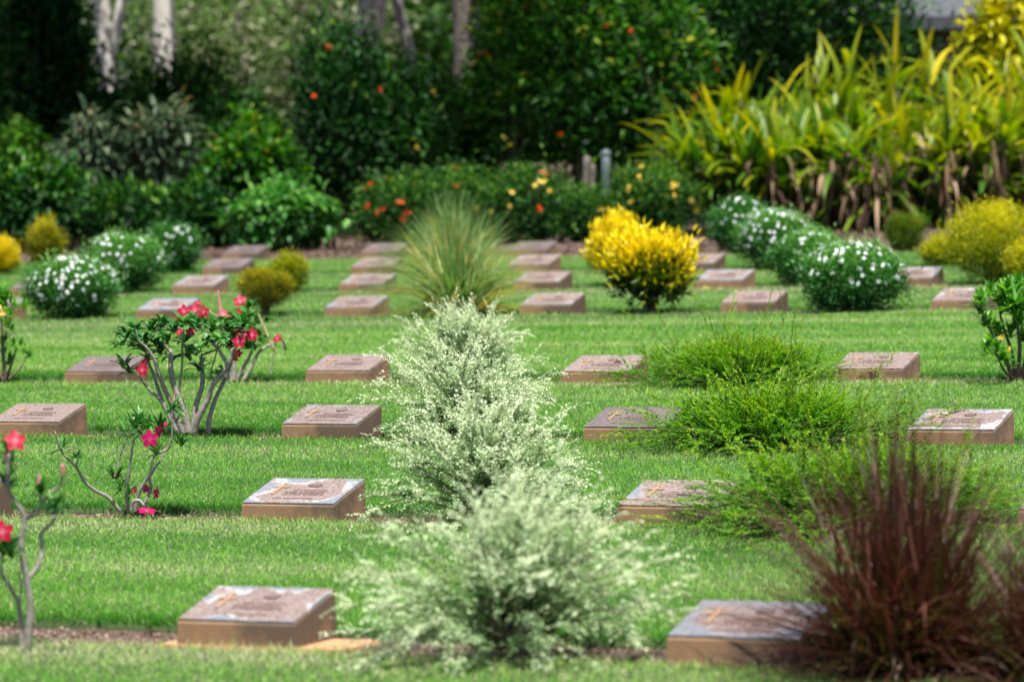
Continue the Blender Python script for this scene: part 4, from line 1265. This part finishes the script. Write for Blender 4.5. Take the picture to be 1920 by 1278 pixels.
border_bush('grey_leaved_shrub', 165, 56.5, 0.9, 1.75, 126, 'grey-green drooping-leaved shrub below the forked white trunk', 'grey_leaf', 0.24, 0.05, 420, 26, .4, .4, None, group=G_B, droopy=True, gap=.7, stems=12)
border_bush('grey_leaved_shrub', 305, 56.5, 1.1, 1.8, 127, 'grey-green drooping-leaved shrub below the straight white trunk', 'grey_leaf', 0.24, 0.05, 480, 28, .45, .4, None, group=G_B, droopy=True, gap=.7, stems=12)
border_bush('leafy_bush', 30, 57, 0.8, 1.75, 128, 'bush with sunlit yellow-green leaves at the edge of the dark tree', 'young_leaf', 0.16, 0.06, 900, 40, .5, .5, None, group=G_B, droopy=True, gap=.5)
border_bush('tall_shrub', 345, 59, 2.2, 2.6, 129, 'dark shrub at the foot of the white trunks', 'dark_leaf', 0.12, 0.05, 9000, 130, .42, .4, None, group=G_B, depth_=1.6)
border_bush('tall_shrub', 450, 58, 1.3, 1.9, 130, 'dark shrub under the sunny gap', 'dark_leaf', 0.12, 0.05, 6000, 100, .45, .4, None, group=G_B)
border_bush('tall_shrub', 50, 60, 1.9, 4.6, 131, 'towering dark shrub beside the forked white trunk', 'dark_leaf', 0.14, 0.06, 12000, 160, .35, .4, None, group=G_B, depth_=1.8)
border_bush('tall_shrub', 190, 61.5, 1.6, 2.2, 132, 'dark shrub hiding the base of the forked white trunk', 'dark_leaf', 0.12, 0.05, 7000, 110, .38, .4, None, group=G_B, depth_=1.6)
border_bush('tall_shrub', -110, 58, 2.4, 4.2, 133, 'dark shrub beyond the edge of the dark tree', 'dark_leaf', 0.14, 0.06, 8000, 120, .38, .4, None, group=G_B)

# grey post and stump in the hedge
p = at(1136, 380, 54.6)
o = thing('steel_post', 'short grey round post standing in the flowering hedge', 'post', (p[0], p[1], zbase(p[0])))
st = Geo(); st.tube([(0, 0, 0), (0, 0, 0.5), (0, 0, 1.02)], [0.055, 0.055, 0.055], 14, 2)
obj('shaft', st.mesh('shaft'), M['post'], o, True)
st = Geo(); st.tube([(0, 0, 1.015), (0, 0, 1.045), (0, 0, 1.06)], [0.064, 0.064, 0.045], 14, 1)
obj('cap', st.mesh('cap'), M['post'], o, True)
p = at(1100, 380, 54.8)
o = thing('cut_trunk', 'pale cut-off forked trunk beside the grey post', 'stump', (p[0], p[1], zbase(p[0])))
st = Geo()
st.tube([(0, 0, 0), (-.03, 0, .35), (-.01, 0, .65), (0.0, 0, .98)], [.07, .06, .05, .045], 9, 4, jitter=.05)
st.tube([(-.02, 0, .3), (.06, .02, .55), (.08, .02, .88)], [.045, .04, .035], 9, 4, jitter=.05)
obj('trunk', st.mesh('trunk'), M['grey_bark'], o, True)


# --- strap-leaved plants
def strap_plant(px, D, h, seed, label, canes=7, lean=0.0, dead=8, tint=0.45):
    r = np.random.default_rng(seed)
    p = at(px, 300, D)
    o = thing('strap_leaf_plant', label, 'plant', (p[0], p[1], zbase(p[0])), 'tall yellow-green strap-leaved plants in the border')
    st, g, dg = Geo(), Geo(), Geo()
    for k in range(canes):
        a = r.uniform(0, 2 * PI)
        s0 = np.array([math.cos(a), math.sin(a), 0]) * r.uniform(0.03, 0.25)
        hh = h * r.uniform(0.15, 0.84)
        ln = np.array([lean + r.normal() * 0.18, r.normal() * 0.16 - 0.08, 0])
        top = s0 + ln * hh + [0, 0, hh * 0.75]
        mid = (s0 + top) / 2 + r.normal(size=3) * 0.03
        st.tube([s0, mid, top], [0.03, 0.026, 0.018], 7, 3, rng=r)
        m = 10
        t = r.uniform(0.3, 1.0, m) ** 0.7
        P = s0 + (top - s0) * t[:, None]
        az = r.uniform(0, 2 * PI, m)
        el = np.radians(2 + 62 * t + r.normal(size=m) * 18)
        d = np.stack([np.cos(az) * np.cos(el) + lean * 0.8, np.sin(az) * np.cos(el), np.sin(el)], -1)
        L = r.uniform(0.5, 0.95, m) * (0.8 + 0.12 * h)
        tn = np.clip(tint - 0.62 + 0.5 * t + 0.16 * r.normal(size=m) + 0.35 * (hh / h - 0.5), 0, 1)
        g.ribbons(P, d, L, r.uniform(0.06, 0.105, m), r.uniform(0.2, 2.0, m), 7, tn, fold=0.16, prof='strap', tip_tint=0.36, rng=r)
    m = dead * 5
    az = r.uniform(PI * 0.9, 2.1 * PI, m)
    P = np.stack([np.cos(az) * r.uniform(0.05, 0.35, m), np.sin(az) * r.uniform(0.1, 0.5, m), r.uniform(0.25, 1.0, m) * min(h * 0.6, 1.3)], -1)
    d = np.stack([np.cos(az), np.sin(az) - 0.3, r.uniform(-0.3, 0.5, m)], -1)
    dg.ribbons(P, d, r.uniform(0.35, 0.75, m), r.uniform(0.02, 0.05, m), r.uniform(1.2, 5.0, m), 7, r.uniform(0, 1, m) ** 1.7, fold=0.28, prof='strap', rng=r)
    obj('canes', st.mesh('canes'), M['brown_bark'], o, True)
    obj('leaves', g.mesh('leaves'), M['strap'], o)
    obj('dead_leaves', dg.mesh('dead_leaves'), M['dead_leaf'], o)


SP = [  # px, D, height, lean, dead, tint, label
 (1372, 53.0, 1.5, -.33, 4, .42, 'outermost strap-leaved plant, leaning over the hedge with yellow flowers'),
 (1405, 54.2, 2.0, -.28, 3, .42, 'leaning strap-leaved plant behind the outermost one'),
 (1440, 52.8, 1.4, -.18, 6, .45, 'low strap-leaved plant over the darkest white-flowered bush'),
 (1460, 55.2, 2.25, -.22, 3, .48, 'tall strap-leaved plant rising at the shoulder of the clump'),
 (1500, 53.4, 1.55, -.1, 6, .48, 'strap-leaved plant above the third white-flowered bush'),
 (1540, 55.0, 2.3, -.05, 4, .5, 'tall strap-leaved plant with pointed yellow crest'),
 (1560, 52.9, 1.35, 0, 12, .45, 'strap-leaved plant with curled pale dead leaves at its middle'),
 (1610, 54.0, 1.95, 0, 6, .5, 'strap-leaved plant behind the one with curled dead leaves'),
 (1640, 55.8, 2.75, .0, 4, .55, 'tallest strap-leaved plant, a single blade standing high'),
 (1640, 52.6, 1.35, .05, 14, .48, 'strap-leaved plant with many hanging brown leaves behind the olive ball'),
 (1700, 53.4, 1.65, .0, 10, .52, 'strap-leaved plant directly above the olive clipped ball'),
 (1720, 55.3, 2.35, .05, 4, .58, 'tall yellow strap-leaved plant under the shed roof'),
 (1770, 52.8, 1.4, .0, 14, .5, 'strap-leaved plant with brown skirt between the clipped bushes'),
 (1800, 54.4, 2.1, .05, 6, .6, 'yellow strap-leaved plant left of the bright shrub'),
 (1840, 55.8, 2.4, .0, 4, .62, 'strap-leaved plant right below the bright yellow shrub'),
 (1850, 52.9, 1.5, .05, 14, .5, 'strap-leaved plant with brown skirt behind the largest clipped bush'),
 (1910, 53.8, 1.9, .0, 10, .58, 'strap-leaved plant cut by the frame, above the largest clipped bush'),
 (1930, 55.2, 2.3, .0, 4, .62, 'tall strap-leaved plant at the frame behind the cut one'),
 (1990, 53.4, 1.7, .05, 10, .55, 'strap-leaved plant just beyond the frame'),
]
for k, (px, D, h, ln, dd, tn, lab) in enumerate(SP):
    strap_plant(px, D, h * 1.18, 200 + k, lab, 17, ln, dd, tn)

border_bush('golden_shrub', 1885, 57.5, 1.3, 3.1, 141, 'bright yellow shrub standing high in front of the grey shed', 'lime_leaf', 0.16, 0.06, 3600, 70, .7, .5, None, droopy=True, gap=.8, cat='shrub')

# --- grey shed behind the border: walls and sheet roof
p = at(1790, 0, 68)
o = thing('shed', 'low grey sheet-roofed shed behind the bright yellow shrub', 'shed', (p[0], p[1], zbase(p[0])), None, math.radians(-8))
bm = bmesh.new(); box_bm(bm, 0.8, 1.6, 1.35, 5.0, 3.2, 2.7)
obj('wall', bm_mesh('wall', bm), M['timber'], o)
bm = bmesh.new()
vs = [bm.verts.new(c) for c in ((-2.0, -0.45, 2.72), (3.7, -0.45, 2.72), (3.7, 1.6, 3.75), (-2.0, 1.6, 3.75), (-2.0, 3.65, 2.72), (3.7, 3.65, 2.72))]
bm.faces.new([vs[0], vs[1], vs[2], vs[3]]); bm.faces.new([vs[3], vs[2], vs[5], vs[4]])
e = bmesh.ops.extrude_face_region(bm, geom=list(bm.faces))
for q in e['geom']:
    if isinstance(q, bmesh.types.BMVert): q.co.z += 0.07
bmesh.ops.recalc_face_normals(bm, faces=list(bm.faces))
obj('roof', bm_mesh('roof', bm), M['roof'], o)
bm = bmesh.new(); box_bm(bm, 0.85, -0.5, 2.68, 5.8, 0.08, 0.2)
obj('fascia', bm_mesh('fascia', bm), M['roof'], o)


# --- trees behind
def tree(name, px, D, lean, rad, h, seed, label, bark, leafmat, crown_z, cr, n, forks=None, tint=.4, L=0.22, limb=5, fwd=0.0):
    r = np.random.default_rng(seed)
    p = at(px, 100, D)
    o = thing(name, label, 'tree', (p[0], p[1], zbase(p[0])), 'trees behind the border')
    st = Geo()
    top = np.array([lean * h, 0.2, h])
    pts = [np.array([0, 0, -0.1]), top * .25 + [0.03, 0, 0], top * .5 + [-.04, 0, 0], top * .75, top]
    st.tube(pts, [rad * 1.25, rad, rad * .85, rad * .65, rad * .35], 12, 5, jitter=.02, rng=r)
    for (z0, dx, dz, rr) in forks or []:
        s0 = np.array([lean * z0, 0, z0])
        e_ = s0 + [dx, 0.1, dz]
        st.tube([s0, s0 + (e_ - s0) * .5 + [dx * .06, 0, 0], e_], [rr, rr * .85, rr * .5], 10, 5, rng=r)
    for k in range(limb):
        a = r.uniform(0, 2 * PI); z0 = r.uniform(.55, .95) * h
        s0 = np.array([lean * z0, .1, z0]); e_ = s0 + [math.cos(a) * cr * .8, math.sin(a) * cr * .8 - fwd, r.uniform(.2, .5) * cr]
        st.tube([s0, (s0 + e_) / 2 + [0, 0, .2 * cr], e_], [rad * .4, rad * .25, rad * .08], 7, 4, rng=r)
    obj('trunk', st.mesh('trunk'), M[bark], o, True)
    P, kv = clump_cloud(r, n, 80, cr, cr, (h * 1.2 - crown_z) / 2, (h * 1.2 + crown_z) / 2, .13, .45)
    P[:, 0] += lean * h; P[:, 1] -= fwd  # unseen crown moved forward so that it shades the border
    N = len(P)
    g = Geo()
    ll = L * r.uniform(.6, 1.3, N)
    g.leaves(P, r.normal(size=(N, 3)) + [0, 0, -.2], r.normal(size=(N, 3)) + [0, 0, .8], ll, ll * .45, np.clip(tint + .12 * kv + .15 * r.normal(size=N), 0, 1))
    obj('crown', g.mesh('crown'), M[leafmat], o)
    return o


tree('pale_trunk_tree', 207, 66, -.035, .13, 8.5, 301, 'tree with slender pale forked trunk above the dark shrubs', 'pale_bark', 'dark_leaf', 4.8, 4.6, 12000, [(2.15, .55, 3.2, .085)], .5, fwd=6.5)
tree('pale_trunk_tree', 302, 68, .01, .18, 9.5, 302, 'tree with one stout straight pale trunk', 'pale_bark', 'dark_leaf', 5.0, 4.6, 12000, None, .5, fwd=7.5)
tree('grey_trunk_tree', 876, 66, -.01, .22, 9.0, 303, 'tree with broad grey-brown trunk behind the middle shrubs', 'grey_bark', 'dark_leaf', 4.8, 4.6, 13000, None, .5, fwd=6.0)
tree('grey_trunk_tree', 832, 70, -.22, .10, 7.0, 304, 'tree with thin grey trunk leaning beside the broad one', 'ash_bark', 'dark_leaf', 5.0, 3.2, 5000, None, .5)
tree('grey_trunk_tree', 600, 78, .28, .30, 8.5, 305, 'tree with pale grey trunk slanting across the sunny gap', 'ash_bark', 'far_leaf', 5.2, 3.8, 6000, None, .5)
tree('dark_tree', -10, 58.5, .0, .2, 9.0, 306, 'heavy dark tree filling the top corner', 'grey_bark', 'dark_leaf', 3.6, 4.0, 14000, None, .4)
tree('sunny_tree', 455, 92, 0, .2, 7.0, 307, 'sunlit pale green tree far behind in the gap', 'grey_bark', 'far_leaf', .6, 3.4, 9000, None, .8, .2)
tree('sunny_tree', 560, 96, 0, .2, 7.0, 308, 'second sunlit tree in the gap behind the slanting trunk', 'grey_bark', 'far_leaf', .8, 3.2, 9000, None, .78, .2)
tree('dark_tree', 1130, 58.5, 0, .2, 9.0, 309, 'added dark tree, its unseen crown shading the tall green shrubs', 'grey_bark', 'dark_leaf', 4.2, 4.4, 10000, None, .45)  # added to shade the border shrubs; trunk hidden, crown above the view
tree('dark_tree', 1450, 62, 0, .2, 9.0, 310, 'dark tree behind the strap-leaved plants', 'grey_bark', 'dark_leaf', 3.6, 4.4, 10000, None, .45)

# far woodland closing the view
r = np.random.default_rng(99)
g = Geo()
n = 60000
P = np.stack([r.uniform(-34, 34, n), r.uniform(106, 116, n), np.zeros(n)], -1)
topz = 8 + 2.5 * np.sin(P[:, 0] * .45) + 1.3 * np.sin(P[:, 0] * 1.3 + 1)
P[:, 2] = r.uniform(0, 1, n) * topz + gz(P[:, 0])
P += np.repeat(r.normal(size=(n // 50, 3)), 50, 0) * .5
ll = r.uniform(.25, .6, n)
g.leaves(P, r.normal(size=(n, 3)), r.normal(size=(n, 3)) + [0, -.5, .6], ll, ll * .5, np.clip(.5 + .2 * np.sin(P[:, 0] * .7) + .2 * r.normal(size=n), 0, 1))
tag(obj('woodland', g.mesh('woodland'), M['far_leaf']), 'far pale green woodland closing the view behind all trees', 'woodland', kind='stuff')
